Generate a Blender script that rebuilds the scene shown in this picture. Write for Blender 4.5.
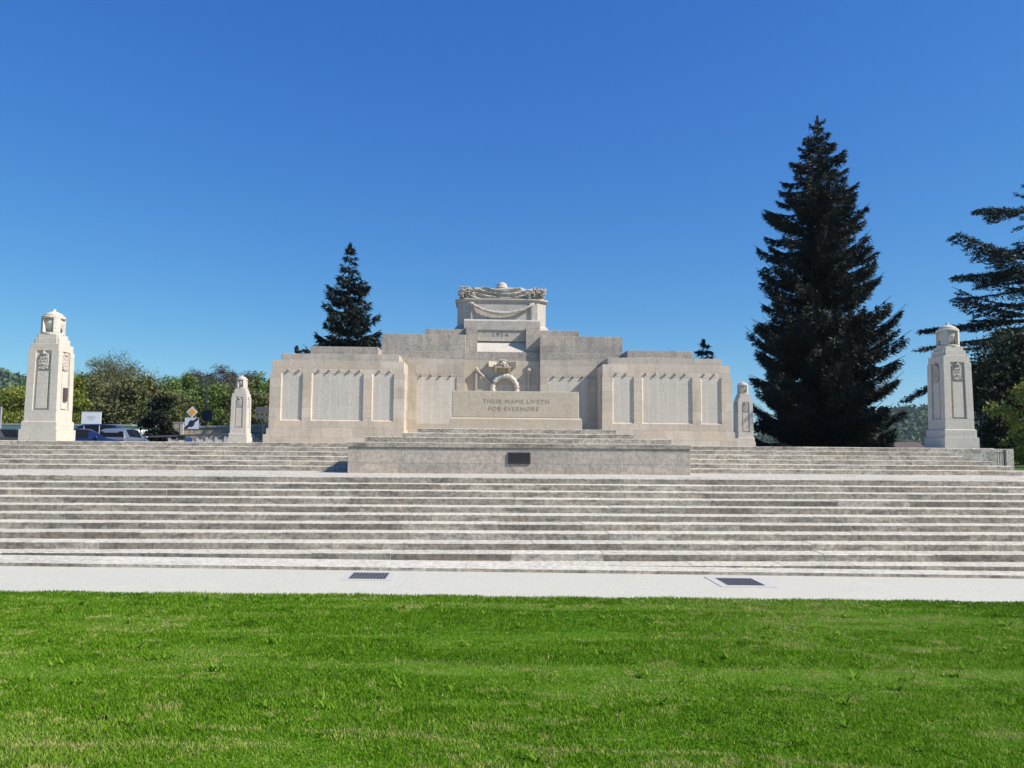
import bpy, math, random
import numpy as np
from mathutils import Vector, Matrix
R = math.radians
random.seed(5)
rng = np.random.default_rng(11)

# ------------------------------------------------------------------ camera, sky, sun, exposure
scene = bpy.context.scene
for o in list(bpy.data.objects):
    bpy.data.objects.remove(o)
COL = scene.collection

CAM = (-1.0226, 0.0, 2.05)
yaw, pitch, roll = 0.0418, 0.0794, 0.0081
fwd = Vector((math.sin(yaw)*math.cos(pitch), math.cos(yaw)*math.cos(pitch), math.sin(pitch)))
r0 = Vector((math.cos(yaw), -math.sin(yaw), 0)); u0 = r0.cross(fwd)
rt = math.cos(roll)*r0 + math.sin(roll)*u0
up = -math.sin(roll)*r0 + math.cos(roll)*u0
cd = bpy.data.cameras.new('camera'); cam = bpy.data.objects.new('camera', cd); COL.objects.link(cam)
cam.matrix_world = Matrix(((rt.x, up.x, -fwd.x, CAM[0]), (rt.y, up.y, -fwd.y, CAM[1]), (rt.z, up.z, -fwd.z, CAM[2]), (0, 0, 0, 1)))
cd.sensor_fit = 'HORIZONTAL'; cd.sensor_width = 36.0; cd.lens = 36.0*781.64/1024
cd.clip_start = 0.1; cd.clip_end = 6000
scene.camera = cam

SUN = Vector((0.69, -0.265, 0.67)).normalized()
elev = math.asin(SUN.z)
w = bpy.data.worlds.new('World'); scene.world = w; w.use_nodes = True
nt = w.node_tree; nt.nodes.clear()
sky = nt.nodes.new('ShaderNodeTexSky'); sky.sky_type = 'NISHITA'; sky.sun_disc = False
sky.sun_elevation = elev
sky.sun_rotation = math.atan2(SUN.x, SUN.y)
sky.altitude = 300; sky.air_density = 1.0; sky.dust_density = 0.0; sky.ozone_density = 4.5
bg = nt.nodes.new('ShaderNodeBackground'); bg.inputs['Strength'].default_value = 0.095
wo = nt.nodes.new('ShaderNodeOutputWorld')
hs = nt.nodes.new('ShaderNodeHueSaturation'); hs.inputs['Saturation'].default_value = 1.14
nt.links.new(sky.outputs[0], hs.inputs['Color']); sp_ = nt.nodes.new('ShaderNodeSeparateColor'); cb_ = nt.nodes.new('ShaderNodeCombineColor'); nt.links.new(hs.outputs[0], sp_.inputs[0])
for i_, (k_, e_) in enumerate(((.45, 1.03), (.85, .88), (2.22, .468))):
    pw_ = nt.nodes.new('ShaderNodeMath'); pw_.operation = 'POWER'; pw_.inputs[1].default_value = e_; nt.links.new(sp_.outputs[i_], pw_.inputs[0])
    mu_ = nt.nodes.new('ShaderNodeMath'); mu_.operation = 'MULTIPLY'; mu_.inputs[1].default_value = k_; nt.links.new(pw_.outputs[0], mu_.inputs[0]); nt.links.new(mu_.outputs[0], cb_.inputs[i_])
nt.links.new(cb_.outputs[0], bg.inputs[0]); nt.links.new(bg.outputs[0], wo.inputs[0])
sd = bpy.data.lights.new('sun', 'SUN'); sd.energy = 4.6; sd.angle = R(0.53); sd.color = (1.0, 0.93, 0.83)
so = bpy.data.objects.new('sun', sd); COL.objects.link(so); so.location = (20, -10, 30)
so.rotation_euler = SUN.to_track_quat('Z', 'Y').to_euler()
vs = scene.view_settings
vs.view_transform = 'Standard'; vs.look = 'None'; vs.exposure = 0.62; vs.gamma = 1.0; vs.use_curve_mapping = False

# ------------------------------------------------------------------ helpers
def tag(o, label=None, cat=None, group=None, kind=None):
    if label: o['label'] = label
    if cat: o['category'] = cat
    if group: o['group'] = group
    if kind: o['kind'] = kind
    return o

def thing(name, label, cat, loc=(0, 0, 0), group=None):
    o = bpy.data.objects.new(name, None); COL.objects.link(o)
    o.location = loc; o.empty_display_size = 0.3
    return tag(o, label, cat, group)

def root_loc(p):
    v = Vector((0, 0, 0))
    while p is not None:
        v += p.location; p = p.parent
    return v

class MB:
    """collects geometry in world coordinates; build() links it as one mesh object"""
    def __init__(s):
        s.v = []; s.f = []; s.m = []; s.a = []
    def add(s, vs_, fs, mat=0, var=0.5):
        n = len(s.v); s.v += [tuple(p) for p in vs_]
        s.a += [var]*len(vs_)
        for f in fs:
            s.f.append(tuple(i+n for i in f)); s.m.append(mat)
        return s
    def box(s, x0, x1, y0, y1, z0, z1, mat=0, var=0.5):
        return s.frus(x0, x1, y0, y1, z0, x0, x1, y0, y1, z1, mat, var)
    def frus(s, a0, a1, b0, b1, z0, c0, c1, d0, d1, z1, mat=0, var=0.5):
        vs_ = [(a0,b0,z0),(a1,b0,z0),(a1,b1,z0),(a0,b1,z0),(c0,d0,z1),(c1,d0,z1),(c1,d1,z1),(c0,d1,z1)]
        return s.add(vs_, [(0,3,2,1),(4,5,6,7),(0,1,5,4),(1,2,6,5),(2,3,7,6),(3,0,4,7)], mat, var)
    def prism(s, pts, axis, t0, t1, mat=0, var=0.5):
        """extrude a closed 2D outline along axis: 'y' -> pts are (x,z), 'x' -> (y,z), 'z' -> (x,y)"""
        n = len(pts)
        def P(p, t):
            return (p[0], t, p[1]) if axis == 'y' else ((t, p[0], p[1]) if axis == 'x' else (p[0], p[1], t))
        vs_ = [P(p, t0) for p in pts]+[P(p, t1) for p in pts]
        fs = [tuple(range(n)), tuple(range(2*n-1, n-1, -1))]
        fs += [(i, i+n, (i+1) % n+n, (i+1) % n) for i in range(n)]
        return s.add(vs_, fs, mat, var)
    def lathe(s, cx, cy, prof, n=24, mat=0, var=0.5):
        vs_ = []; fs = []
        for r_, z in prof:
            for k in range(n):
                a = 2*math.pi*k/n; vs_.append((cx+r_*math.cos(a), cy+r_*math.sin(a), z))
        for j in range(len(prof)-1):
            for k in range(n):
                fs.append((j*n+k, j*n+(k+1) % n, (j+1)*n+(k+1) % n, (j+1)*n+k))
        fs.append(tuple(reversed(range(n)))); fs.append(tuple((len(prof)-1)*n+k for k in range(n)))
        return s.add(vs_, fs, mat, var)
    def tube(s, pts, rad, n=8, mat=0, var=0.5):
        pts = [Vector([float(c_) for c_ in p]) for p in pts]; rr = [float(r_) for r_ in rad] if hasattr(rad, '__len__') else [float(rad)]*len(pts)
        vs_ = []; fs = []
        for i, p in enumerate(pts):
            d = (pts[min(i+1, len(pts)-1)]-pts[max(i-1, 0)]).normalized()
            a = d.cross(Vector((0, 0, 1)) if abs(d.z) < .9 else Vector((1, 0, 0))).normalized(); b = d.cross(a)
            for k in range(n):
                t = 2*math.pi*k/n; q = p+rr[i]*(math.cos(t)*a+math.sin(t)*b); vs_.append(tuple(q))
        for i in range(len(pts)-1):
            for k in range(n):
                fs.append((i*n+k, (i+1)*n+k, (i+1)*n+(k+1) % n, i*n+(k+1) % n))
        fs.append(tuple(range(n))); fs.append(tuple(reversed([(len(pts)-1)*n+k for k in range(n)])))
        return s.add(vs_, fs, mat, var)
    def ball(s, c, r_, n=10, m=7, sc=(1, 1, 1), mat=0, var=0.5, jit=0):
        vs_ = [(c[0], c[1], c[2]+r_*sc[2])]; fs = []
        for j in range(1, m):
            ph = math.pi*j/m
            for k in range(n):
                t = 2*math.pi*k/n; q = r_*(1+random.uniform(-jit, jit))
                vs_.append((c[0]+q*sc[0]*math.sin(ph)*math.cos(t), c[1]+q*sc[1]*math.sin(ph)*math.sin(t), c[2]+q*sc[2]*math.cos(ph)))
        vs_.append((c[0], c[1], c[2]-r_*sc[2])); L = len(vs_)-1
        for k in range(n): fs.append((0, 1+k, 1+(k+1) % n)); fs.append((L, L-n+(k+1) % n, L-n+k))
        for j in range(m-2):
            for k in range(n):
                fs.append((1+j*n+k, 1+(j+1)*n+k, 1+(j+1)*n+(k+1) % n, 1+j*n+(k+1) % n))
        return s.add(vs_, fs, mat, var)
    def build(s, name, mats, parent=None, smooth=False, bevel=0):
        me = bpy.data.meshes.new(name)
        o_ = root_loc(parent)
        me.from_pydata([(x-o_.x, y-o_.y, z-o_.z) for x, y, z in s.v], [], s.f)
        if not isinstance(mats, (list, tuple)): mats = [mats]
        for m_ in mats: me.materials.append(m_)
        me.polygons.foreach_set('material_index', s.m)
        at = me.attributes.new('var', 'FLOAT', 'POINT'); at.data.foreach_set('value', s.a)
        if smooth: me.polygons.foreach_set('use_smooth', [True]*len(s.f))
        me.update()
        ob = bpy.data.objects.new(name, me); COL.objects.link(ob); ob.parent = parent
        if bevel:
            b = ob.modifiers.new('bevel', 'BEVEL'); b.width = bevel; b.segments = 2; b.limit_method = 'ANGLE'
        return ob

def tri_mesh(name, verts, var, mat, parent, nv=3):
    """numpy triangles (n,3,3) with one value each -> one object"""
    n = len(verts); me = bpy.data.meshes.new(name)
    o_ = root_loc(parent); vv = (verts.reshape(-1, 3)-np.array([o_.x, o_.y, o_.z])).astype(np.float32)
    me.vertices.add(n*nv); me.vertices.foreach_set('co', vv.ravel())
    me.loops.add(n*nv); me.loops.foreach_set('vertex_index', np.arange(n*nv, dtype=np.int32))
    me.polygons.add(n); me.polygons.foreach_set('loop_start', np.arange(0, n*nv, nv, dtype=np.int32))
    me.update(calc_edges=True)
    at = me.attributes.new('var', 'FLOAT', 'POINT'); at.data.foreach_set('value', np.repeat(var, nv).astype(np.float32))
    me.materials.append(mat)
    ob = bpy.data.objects.new(name, me); COL.objects.link(ob); ob.parent = parent
    return ob

def copy_tree(o, parent=None):
    c = o.copy(); COL.objects.link(c); c.parent = parent
    for ch in list(o.children): copy_tree(ch, c)
    return c

# ------------------------------------------------------------------ materials
def new_mat(name):
    m = bpy.data.materials.new(name); m.use_nodes = True
    t = m.node_tree; b = t.nodes['Principled BSDF']
    return m, t, b
class N:
    def __init__(s, t): s.t = t
    def n(s, ty, **kw):
        x = s.t.nodes.new(ty)
        for k, v in kw.items(): setattr(x, k, v)
        return x
    def math(s, op, a, b=None, clamp=False):
        x = s.n('ShaderNodeMath', operation=op); x.use_clamp = clamp
        s.put(x.inputs[0], a)
        if b is not None: s.put(x.inputs[1], b)
        return x.outputs[0]
    def put(s, inp, v):
        if hasattr(v, 'is_linked') or hasattr(v, 'links'): s.t.links.new(v, inp)
        else: inp.default_value = v
    def mix(s, fac, a, b, mode='MIX'):
        x = s.n('ShaderNodeMix', data_type='RGBA', blend_type=mode)
        s.put(x.inputs[0], fac); s.put(x.inputs[6], a); s.put(x.inputs[7], b)
        return x.outputs[2]
    def noise(s, vec, scale, detail=4, rough=.6, dim='3D'):
        x = s.n('ShaderNodeTexNoise'); x.noise_dimensions = dim
        x.inputs['Scale'].default_value = scale; x.inputs['Detail'].default_value = detail; x.inputs['Roughness'].default_value = rough
        s.put(x.inputs['Vector'], vec); return x.outputs[0]
    def ramp(s, fac, stops):
        x = s.n('ShaderNodeValToRGB'); cr = x.color_ramp
        while len(cr.elements) < len(stops): cr.elements.new(.5)
        for e, (p, c) in zip(cr.elements, stops):
            e.position = p; e.color = c if len(c) == 4 else (*c, 1)
        s.put(x.inputs[0], fac); return x.outputs[0]
    def comb(s, x_, y_, z_):
        c = s.n('ShaderNodeCombineXYZ'); s.put(c.inputs[0], x_); s.put(c.inputs[1], y_); s.put(c.inputs[2], z_); return c.outputs[0]
    def pos(s):
        g = s.n('ShaderNodeNewGeometry'); sp = s.n('ShaderNodeSeparateXYZ'); s.t.links.new(g.outputs['Position'], sp.inputs[0])
        return g.outputs['Position'], sp.outputs[0], sp.outputs[1], sp.outputs[2]
    def bump(s, h, strength, dist, b):
        x = s.n('ShaderNodeBump'); x.inputs['Strength'].default_value = strength; x.inputs['Distance'].default_value = dist
        s.put(x.inputs['Height'], h); s.t.links.new(x.outputs[0], b.inputs['Normal'])
def g3(v): return (v[0], v[1], v[2], 1)

def stone(name, light, dark, bw=.9, bh=.42, zo=0.0, joints=.5, stain=.5, stain_col=(.13, .125, .12), pit=.3, vary=.5, rough=.85, cols=False, streak=None, speck=.35, mott=.15):
    """ashlar limestone: courses and blocks of varying tone, thin joints, weather stains, pits"""
    m, t, b = new_mat(name); q = N(t)
    P, x, y, z = q.pos()
    u = q.math('ADD', x, y)
    row = q.math('FLOOR', q.math('DIVIDE', q.math('ADD', z, zo-.002), bh))
    wr = q.n('ShaderNodeTexWhiteNoise', noise_dimensions='1D'); q.put(wr.inputs['W'], row)
    uu = q.math('ADD', q.math('DIVIDE', u, bw), q.math('MULTIPLY', wr.outputs[0], 7.3))
    col = q.math('FLOOR', uu)
    wc = q.n('ShaderNodeTexWhiteNoise', noise_dimensions='2D'); q.put(wc.inputs['Vector'], q.comb(col, row, 0.0))
    cell = wc.outputs[0]
    n1 = q.noise(P, .9, 5, .65); n2 = q.noise(P, 14, 4, .7); n3 = q.noise(P, 60, 3, .7)
    f = q.math('ADD', q.math('MULTIPLY', q.math('SUBTRACT', cell, .5), vary), q.math('ADD', q.math('MULTIPLY', q.math('SUBTRACT', n1, .5), 1.3), .5))
    base = q.mix(q.math('MAXIMUM', q.math('MINIMUM', f, 1.0), 0.0), g3(dark), g3(light))
    warm = q.math('GREATER_THAN', wc.outputs[0], .86)
    base = q.mix(q.math('MULTIPLY', warm, .38*vary), base, (.48, .37, .25, 1))
    # joints
    fx = q.math('FRACT', uu); fz = q.math('FRACT', q.math('DIVIDE', q.math('ADD', z, zo-.002), bh))
    jx = q.math('LESS_THAN', q.math('MULTIPLY', q.math('MINIMUM', fx, q.math('SUBTRACT', 1.0, fx)), bw), .006)
    jz = q.math('LESS_THAN', q.math('MULTIPLY', q.math('MINIMUM', fz, q.math('SUBTRACT', 1.0, fz)), bh), .006)
    j = q.math('MAXIMUM', jx, jz)
    base = q.mix(q.math('MULTIPLY', j, joints), base, (.19, .17, .15, 1))
    if cols:   # columns of small engraved names
        rr = q.n('ShaderNodeTexWhiteNoise', noise_dimensions='2D')
        q.put(rr.inputs['Vector'], q.comb(q.math('FLOOR', q.math('MULTIPLY', u, 26.0)), q.math('FLOOR', q.math('MULTIPLY', z, 28.0)), 0.0))
        cm = q.math('GREATER_THAN', q.math('FRACT', q.math('MULTIPLY', u, 2.4)), .16)
        rm = q.math('GREATER_THAN', q.math('FRACT', q.math('MULTIPLY', z, 28.0)), .45)
        tx = q.math('MULTIPLY', q.math('MULTIPLY', q.math('GREATER_THAN', rr.outputs[0], .35), cm), rm)
        base = q.mix(q.math('MULTIPLY', q.math('SUBTRACT', 1.0, cm), .35), base, (.62, .59, .54, 1)); base = q.mix(q.math('MULTIPLY', tx, .13), base, (.2, .19, .18, 1))
    # stains: irregular dark patches with vertical stretch
    sv = q.comb(q.math('MULTIPLY', u, 1.6), 0.0, q.math('MULTIPLY', z, .55))
    s1 = q.noise(sv, 1.1, 6, .7)
    sm = q.ramp(s1, [(.50, (0, 0, 0)), (.72, (1, 1, 1))])
    base = q.mix(q.math('MULTIPLY', sm, stain), base, g3(stain_col))
    s2 = q.noise(q.comb(q.math('MULTIPLY', u, 4.5), 0.0, q.math('MULTIPLY', z, .35)), 1.0, 5, .7)
    base = q.mix(q.math('MULTIPLY', q.ramp(s2, [(.52, (0, 0, 0)), (.70, (1, 1, 1))]), (stain*.55 if streak is None else streak)), base, g3(stain_col))
    sp = q.ramp(n2, [(.56, (0, 0, 0)), (.78, (1, 1, 1))])
    base = q.mix(q.math('MULTIPLY', sp, speck), base, (.17, .16, .15, 1))
    n4 = q.noise(P, 9, 7, .85)
    base = q.mix(mott, base, q.ramp(n4, [(.36, (.15, .145, .14)), (.5, (.5, .5, .5)), (.62, (.80, .79, .77))]), 'OVERLAY')
    pt = q.ramp(n3, [(.66, (0, 0, 0)), (.72, (1, 1, 1))])
    base = q.mix(q.math('MULTIPLY', pt, pit), base, (.12, .11, .10, 1))
    q.put(b.inputs['Base Color'], base); b.inputs['Roughness'].default_value = rough
    b.inputs['Specular IOR Level'].default_value = .25
    h = q.math('SUBTRACT', q.math('ADD', n3, q.math('MULTIPLY', n2, 1.5)), q.math('MULTIPLY', j, 1.0))
    q.bump(h, .35, .02, b)
    return m

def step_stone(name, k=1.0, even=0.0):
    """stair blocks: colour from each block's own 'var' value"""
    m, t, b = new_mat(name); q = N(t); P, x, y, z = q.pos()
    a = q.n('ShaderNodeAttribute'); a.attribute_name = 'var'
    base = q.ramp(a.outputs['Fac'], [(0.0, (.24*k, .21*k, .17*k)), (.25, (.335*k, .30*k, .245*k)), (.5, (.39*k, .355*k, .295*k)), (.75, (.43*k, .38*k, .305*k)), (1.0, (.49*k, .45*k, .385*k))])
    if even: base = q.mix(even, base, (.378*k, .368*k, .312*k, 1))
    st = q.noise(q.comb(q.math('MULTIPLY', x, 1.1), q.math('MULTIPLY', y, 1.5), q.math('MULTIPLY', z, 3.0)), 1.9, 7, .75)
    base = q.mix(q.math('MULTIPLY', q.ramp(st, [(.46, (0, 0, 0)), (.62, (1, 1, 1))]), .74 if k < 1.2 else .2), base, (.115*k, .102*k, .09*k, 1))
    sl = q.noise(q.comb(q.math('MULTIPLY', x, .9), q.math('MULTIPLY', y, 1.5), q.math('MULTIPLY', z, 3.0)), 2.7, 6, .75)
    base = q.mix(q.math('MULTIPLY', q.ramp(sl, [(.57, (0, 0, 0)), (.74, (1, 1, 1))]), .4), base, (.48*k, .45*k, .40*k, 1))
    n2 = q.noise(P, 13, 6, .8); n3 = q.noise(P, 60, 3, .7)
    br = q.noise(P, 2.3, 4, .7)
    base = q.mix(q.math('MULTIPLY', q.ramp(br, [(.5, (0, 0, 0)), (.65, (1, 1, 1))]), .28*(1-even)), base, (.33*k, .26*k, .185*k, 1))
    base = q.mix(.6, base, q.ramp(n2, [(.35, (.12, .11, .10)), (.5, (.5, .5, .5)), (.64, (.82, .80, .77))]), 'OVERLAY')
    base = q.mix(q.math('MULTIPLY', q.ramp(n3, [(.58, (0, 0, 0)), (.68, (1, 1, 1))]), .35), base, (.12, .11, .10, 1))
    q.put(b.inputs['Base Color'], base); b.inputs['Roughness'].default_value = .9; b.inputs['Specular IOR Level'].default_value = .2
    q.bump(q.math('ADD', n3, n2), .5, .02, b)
    return m

def plain(name, col, rough=.6, metal=0, nz=.15, sc=12, spec=.5):
    m, t, b = new_mat(name); q = N(t); P, x, y, z = q.pos()
    n = q.noise(P, sc, 4, .6)
    c = q.mix(q.math('MULTIPLY', n, nz*2), g3(col), (col[0]*.6, col[1]*.6, col[2]*.6, 1))
    q.put(b.inputs['Base Color'], c); b.inputs['Roughness'].default_value = rough; b.inputs['Metallic'].default_value = metal
    b.inputs['Specular IOR Level'].default_value = spec
    return m

def leafmat(name, c0, c1, c2, rough=.6, trans=.25, spec=.3):
    m, t, b = new_mat(name); q = N(t)
    a = q.n('ShaderNodeAttribute'); a.attribute_name = 'var'
    c = q.ramp(a.outputs['Fac'], [(0, c0), (.5, c1), (1, c2)])
    q.put(b.inputs['Base Color'], c); b.inputs['Roughness'].default_value = rough; b.inputs['Specular IOR Level'].default_value = spec
    if trans:
        tr = q.n('ShaderNodeBsdfTranslucent'); q.put(tr.inputs[0], c)
        mx = q.n('ShaderNodeMixShader'); mx.inputs[0].default_value = trans
        t.links.new(b.outputs[0], mx.inputs[1]); t.links.new(tr.outputs[0], mx.inputs[2])
        t.links.new(mx.outputs[0], t.nodes['Material Output'].inputs[0])
    return m

M = {}
M['wing'] = stone('wing limestone', (.635, .55, .45), (.50, .425, .335), 1.3, .41, .12, .45, .45, (.27, .245, .21), .15, .95)
M['top'] = stone('weathered top course', (.55, .485, .41), (.39, .35, .30), 1.6, .41, .12, .45, .7, (.22, .21, .19), .3, .6)
M['panel'] = stone('inscribed panel stone', (.60, .55, .475), (.52, .475, .405), 6, 1.0, .3, .3, .3, (.33, .31, .28), .12, .3, cols=True)
M['back'] = stone('courtyard limestone', (.56, .49, .395), (.43, .37, .30), .95, .41, .12, .35, .4, (.26, .235, .21), .2, .8)
M['grey'] = stone('weathered grey limestone', (.47, .415, .35), (.31, .28, .245), 1.5, .55, .1, .4, .8, (.17, .165, .16), .4, .5, mott=.4)
M['coffin'] = stone('carved limestone', (.52, .475, .415), (.40, .365, .32), 2.4, .7, 0, .3, .5, (.22, .215, .21), .3, .4, mott=.3)
M['altar'] = stone('altar limestone', (.53, .455, .35), (.45, .385, .295), 9, 3, 0, 0, .35, (.33, .27, .22), .12, .1)
M['pylon'] = stone('pylon limestone', (.60, .555, .475), (.51, .47, .40), 1.1, .44, .08, .25, .25, (.33, .32, .29), .08, .4)
M['rustic'] = stone('rough podium stone', (.52, .455, .385), (.34, .30, .255), 1.35, .31, -.07, .6, .5, (.24, .225, .20), .9, .45, streak=.1, speck=.6, mott=.45)
M['step'] = step_stone('stair stone', .93); M['tier'] = step_stone('podium stair stone', 1.08)
M['flag'] = step_stone('landing flagstone', 1.35, .6); M['tread'] = step_stone('pale tread stone', 1.5, .75)  # tops: stair stone in a paler, more even tone than the risers
M['mortar'] = plain('pale mortar', (.55, .53, .50), .95)
M['letter'] = plain('engraved letter shade', (.36, .31, .25), .95)
M['letterdark'] = plain('deep cut letter', (.20, .17, .15), .95)
M['bronze'] = plain('dark bronze', (.05, .048, .05), .45, .6)
M['bronze_hi'] = plain('worn bronze lettering', (.12, .115, .11), .5, .5)
M['redbronze'] = plain('red brown bronze', (.13, .085, .08), .5, .4)
M['iron'] = plain('cast iron', (.20, .20, .21), .6, .5)
M['concrete'] = plain('pale concrete', (.49, .475, .44), .9)
M['darkpit'] = plain('drain pit', (.015, .015, .018), .9)
M['trunk'] = plain('bark', (.10, .075, .055), .95, 0, .3, 6, .1)
M['greybark'] = plain('grey bark', (.17, .15, .125), .95, 0, .3, 6, .1)
M['white'] = plain('white paint', (.80, .80, .79), .5, 0, .05)
M['dark'] = plain('dark painted metal', (.03, .033, .04), .5)
M['glass'] = plain('dark car glass', (.008, .009, .011), .55, 0, 0, 5, .08)
M['blue'] = plain('blue car paint', (.008, .022, .085), .25, .2, 0, 5, .6)
M['navy'] = plain('navy car paint', (.006, .010, .035), .25, .2, 0, 5, .6)
M['silver'] = plain('silver blue car paint', (.22, .25, .30), .3, .5, 0, 5, .6)
M['red'] = plain('tail light red', (.42, .02, .015), .25)
M['amber'] = plain('sign amber', (.80, .36, .02), .5, 0, 0)
M['signwhite'] = plain('sign white', (.62, .66, .74), .5, 0, 0)
M['bluesign'] = plain('sign blue', (.008, .012, .035), .5, 0, 0)
M['lightblue'] = plain('pale blue panel', (.30, .42, .62), .5, 0, 0)
M['tyre'] = plain('rubber', (.02, .02, .02), .9)
M['slat'] = plain('grey slate board', (.09, .095, .11), .7)
M['rubble'] = stone('rubble wall stone', (.56, .49, .37), (.38, .31, .21), .45, .22, 0, .7, .3, (.25, .2, .14), .3, 1.4)
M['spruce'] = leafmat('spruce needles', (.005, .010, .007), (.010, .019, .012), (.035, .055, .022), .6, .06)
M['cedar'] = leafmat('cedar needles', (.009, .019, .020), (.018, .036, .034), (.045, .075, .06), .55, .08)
M['lime'] = leafmat('fresh leaves', (.10, .12, .02), (.20, .235, .035), (.34, .38, .07))
M['green'] = leafmat('spring leaves', (.06, .095, .02), (.125, .185, .04), (.22, .31, .07))
M['olive'] = leafmat('budding leaves', (.08, .085, .03), (.145, .155, .055), (.23, .24, .09))
M['brownbud'] = leafmat('bare budding twigs', (.07, .062, .05), (.11, .10, .08), (.16, .15, .11))
M['darkleaf'] = leafmat('dark evergreen leaves', (.01, .018, .010), (.02, .032, .015), (.05, .065, .03))

# grass and ground
m, t, b = new_mat('grass soil'); q = N(t); P, x, y, z = q.pos()
n1 = q.noise(P, .8, 5, .6); n2 = q.noise(P, 25, 4, .7)
stripe = q.noise(q.comb(q.math('MULTIPLY', x, .25), q.math('MULTIPLY', y, 2.2), 0.0), 1.0, 5, .7)
c = q.mix(n1, (.085, .20, .008, 1), (.12, .25, .012, 1))
c = q.mix(q.math('MULTIPLY', q.ramp(stripe, [(.58, (0, 0, 0)), (.70, (1, 1, 1))]), .75), c, (.23, .20, .10, 1))
c = q.mix(q.math('MULTIPLY', n2, .5), c, (.02, .05, .008, 1))
q.put(b.inputs['Base Color'], c); b.inputs['Roughness'].default_value = .95; b.inputs['Specular IOR Level'].default_value = .1
q.bump(n2, .6, .05, b); M['soil'] = m
M['blade'] = leafmat('grass blades', (.055, .145, .006), (.165, .320, .014), (.46, .43, .16), .6, .35, .08)

m, t, b = new_mat('white gravel'); q = N(t); P, x, y, z = q.pos()
n1 = q.noise(P, 1.2, 5, .6); n2 = q.noise(P, 55, 3, .7)
c = q.mix(n1, (.40, .39, .318, 1), (.50, .49, .405, 1))
c = q.mix(q.ramp(n2, [(.35, (0, 0, 0)), (.65, (1, 1, 1))]), c, (.575, .56, .48, 1))
c = q.mix(q.math('MULTIPLY', q.ramp(q.noise(P, 26, 4, .8), [(.52, (0, 0, 0)), (.66, (1, 1, 1))]), .35), c, (.30, .28, .24, 1))
c = q.mix(q.math('MULTIPLY', q.ramp(q.noise(P, 7, 5, .7), [(.55, (0, 0, 0)), (.75, (1, 1, 1))]), .25), c, (.33, .31, .26, 1))
q.put(b.inputs['Base Color'], c); b.inputs['Roughness'].default_value = .95; b.inputs['Specular IOR Level'].default_value = .1
q.bump(n2, .5, .02, b); M['gravel'] = m

m, t, b = new_mat('wooded hillside'); q = N(t); P, x, y, z = q.pos()
n1 = q.noise(P, .02, 5, .7); n2 = q.noise(P, .15, 5, .75)
c = q.mix(n1, (.04, .075, .03, 1), (.09, .14, .045, 1)); c = q.mix(q.math('MULTIPLY', q.ramp(n2, [(.4, (0, 0, 0)), (.6, (1, 1, 1))]), .6), c, (.025, .05, .03, 1))
q.put(b.inputs['Base Color'], c); b.inputs['Roughness'].default_value = 1; q.bump(n2, 1, 6, b); M['hill'] = m
M['farwood'] = leafmat('far wood leaves', (.03, .06, .03), (.055, .10, .04), (.11, .17, .06), .8, .1)
M['asphalt'] = plain('asphalt', (.055, .055, .056), .9)
M['verge'] = plain('meadow grass', (.07, .12, .03), 1, 0, .4, .7, .1)
M['roofgrey'] = plain('roof sheet', (.33, .34, .37), .6)
M['redtile'] = plain('dark roof tiles', (.10, .075, .065), .9)

# ------------------------------------------------------------------ setting: ground, path, landing, terrace
ZL, ZP = 1.377, 2.10           # landing and terrace heights
T_, R_ = .4158, .1208          # tread, riser
Y0 = 16.78                     # nose of the landing
def lawnz(x): return .115-.011*x
def soilz(x, y): return .115-.011*x+.010+.008*np.sin(x*1.3+y*.7)*np.sin(y*1.1-x*.4)+.004*np.sin(x*5.1+y*2)*np.sin(y*6.3)

def terrain_h(x, y):
    def ss(a, b_, v):
        k = min(1, max(0, (v-a)/(b_-a))); return k*k*(3-2*k)
    h = -.12+1.50*ss(13.4, 24, y)
    if y < 13.4: h = lawnz(max(-14, min(14, x)))-.03
    else:
        k = ss(13.4, 15, y); h = h*k+(lawnz(max(-14, min(14, x)))-.03)*(1-k)
    return h
xs = [-1450, -1000, -300, -100, -60, -40, -30, -24, -20]+[i for i in range(-18, 19, 2)]+[20, 24, 30, 40, 60, 100, 300, 1000, 1450]
ys = [-200, -40, -10, 0]+[i for i in range(2, 30)]+[34, 40, 50, 70, 100, 200, 500, 1000, 1450]
g = MB(); vv = [(x, y, terrain_h(x, y)) for y in ys for x in xs]; nx = len(xs)
ff = [(j*nx+i, j*nx+i+1, (j+1)*nx+i+1, (j+1)*nx+i) for j in range(len(ys)-1) for i in range(nx-1)]
g.add(vv, ff); tag(g.build('ground', M['verge'], smooth=True), kind='structure')

# lawn surface (soil) and blades
g = MB(); nx = 181; ny = 90
def edge_y(x): return 10.16+.03*math.sin(x*1.7)+.02*math.sin(x*4.1+1)
vv = []
for j in range(ny):
    for i in range(nx):
        x = -30+i/3; fy = j/(ny-1); y = -12+fy*(edge_y(x)+12)
        vv.append((x, y, float(soilz(x, y))-(.03 if j == ny-1 else 0)))
g.add(vv, [(j*nx+i, j*nx+i+1, (j+1)*nx+i+1, (j+1)*nx+i) for j in range(ny-1) for i in range(nx-1)])
tag(g.build('lawn', M['soil'], smooth=True), kind='structure')

def vnoise(x, y, s, seed):
    """cheap smooth value noise for numpy arrays"""
    r_ = np.random.default_rng(seed).random((64, 64))
    X = x*s; Y = y*s; i = np.floor(X).astype(int); j = np.floor(Y).astype(int); fx = X-i; fy = Y-j
    fx = fx*fx*(3-2*fx); fy = fy*fy*(3-2*fy)
    a = r_[i % 64, j % 64]; b_ = r_[(i+1) % 64, j % 64]; c_ = r_[i % 64, (j+1) % 64]; d_ = r_[(i+1) % 64, (j+1) % 64]
    return (a*(1-fx)+b_*fx)*(1-fy)+(c_*(1-fx)+d_*fx)*fy

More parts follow.
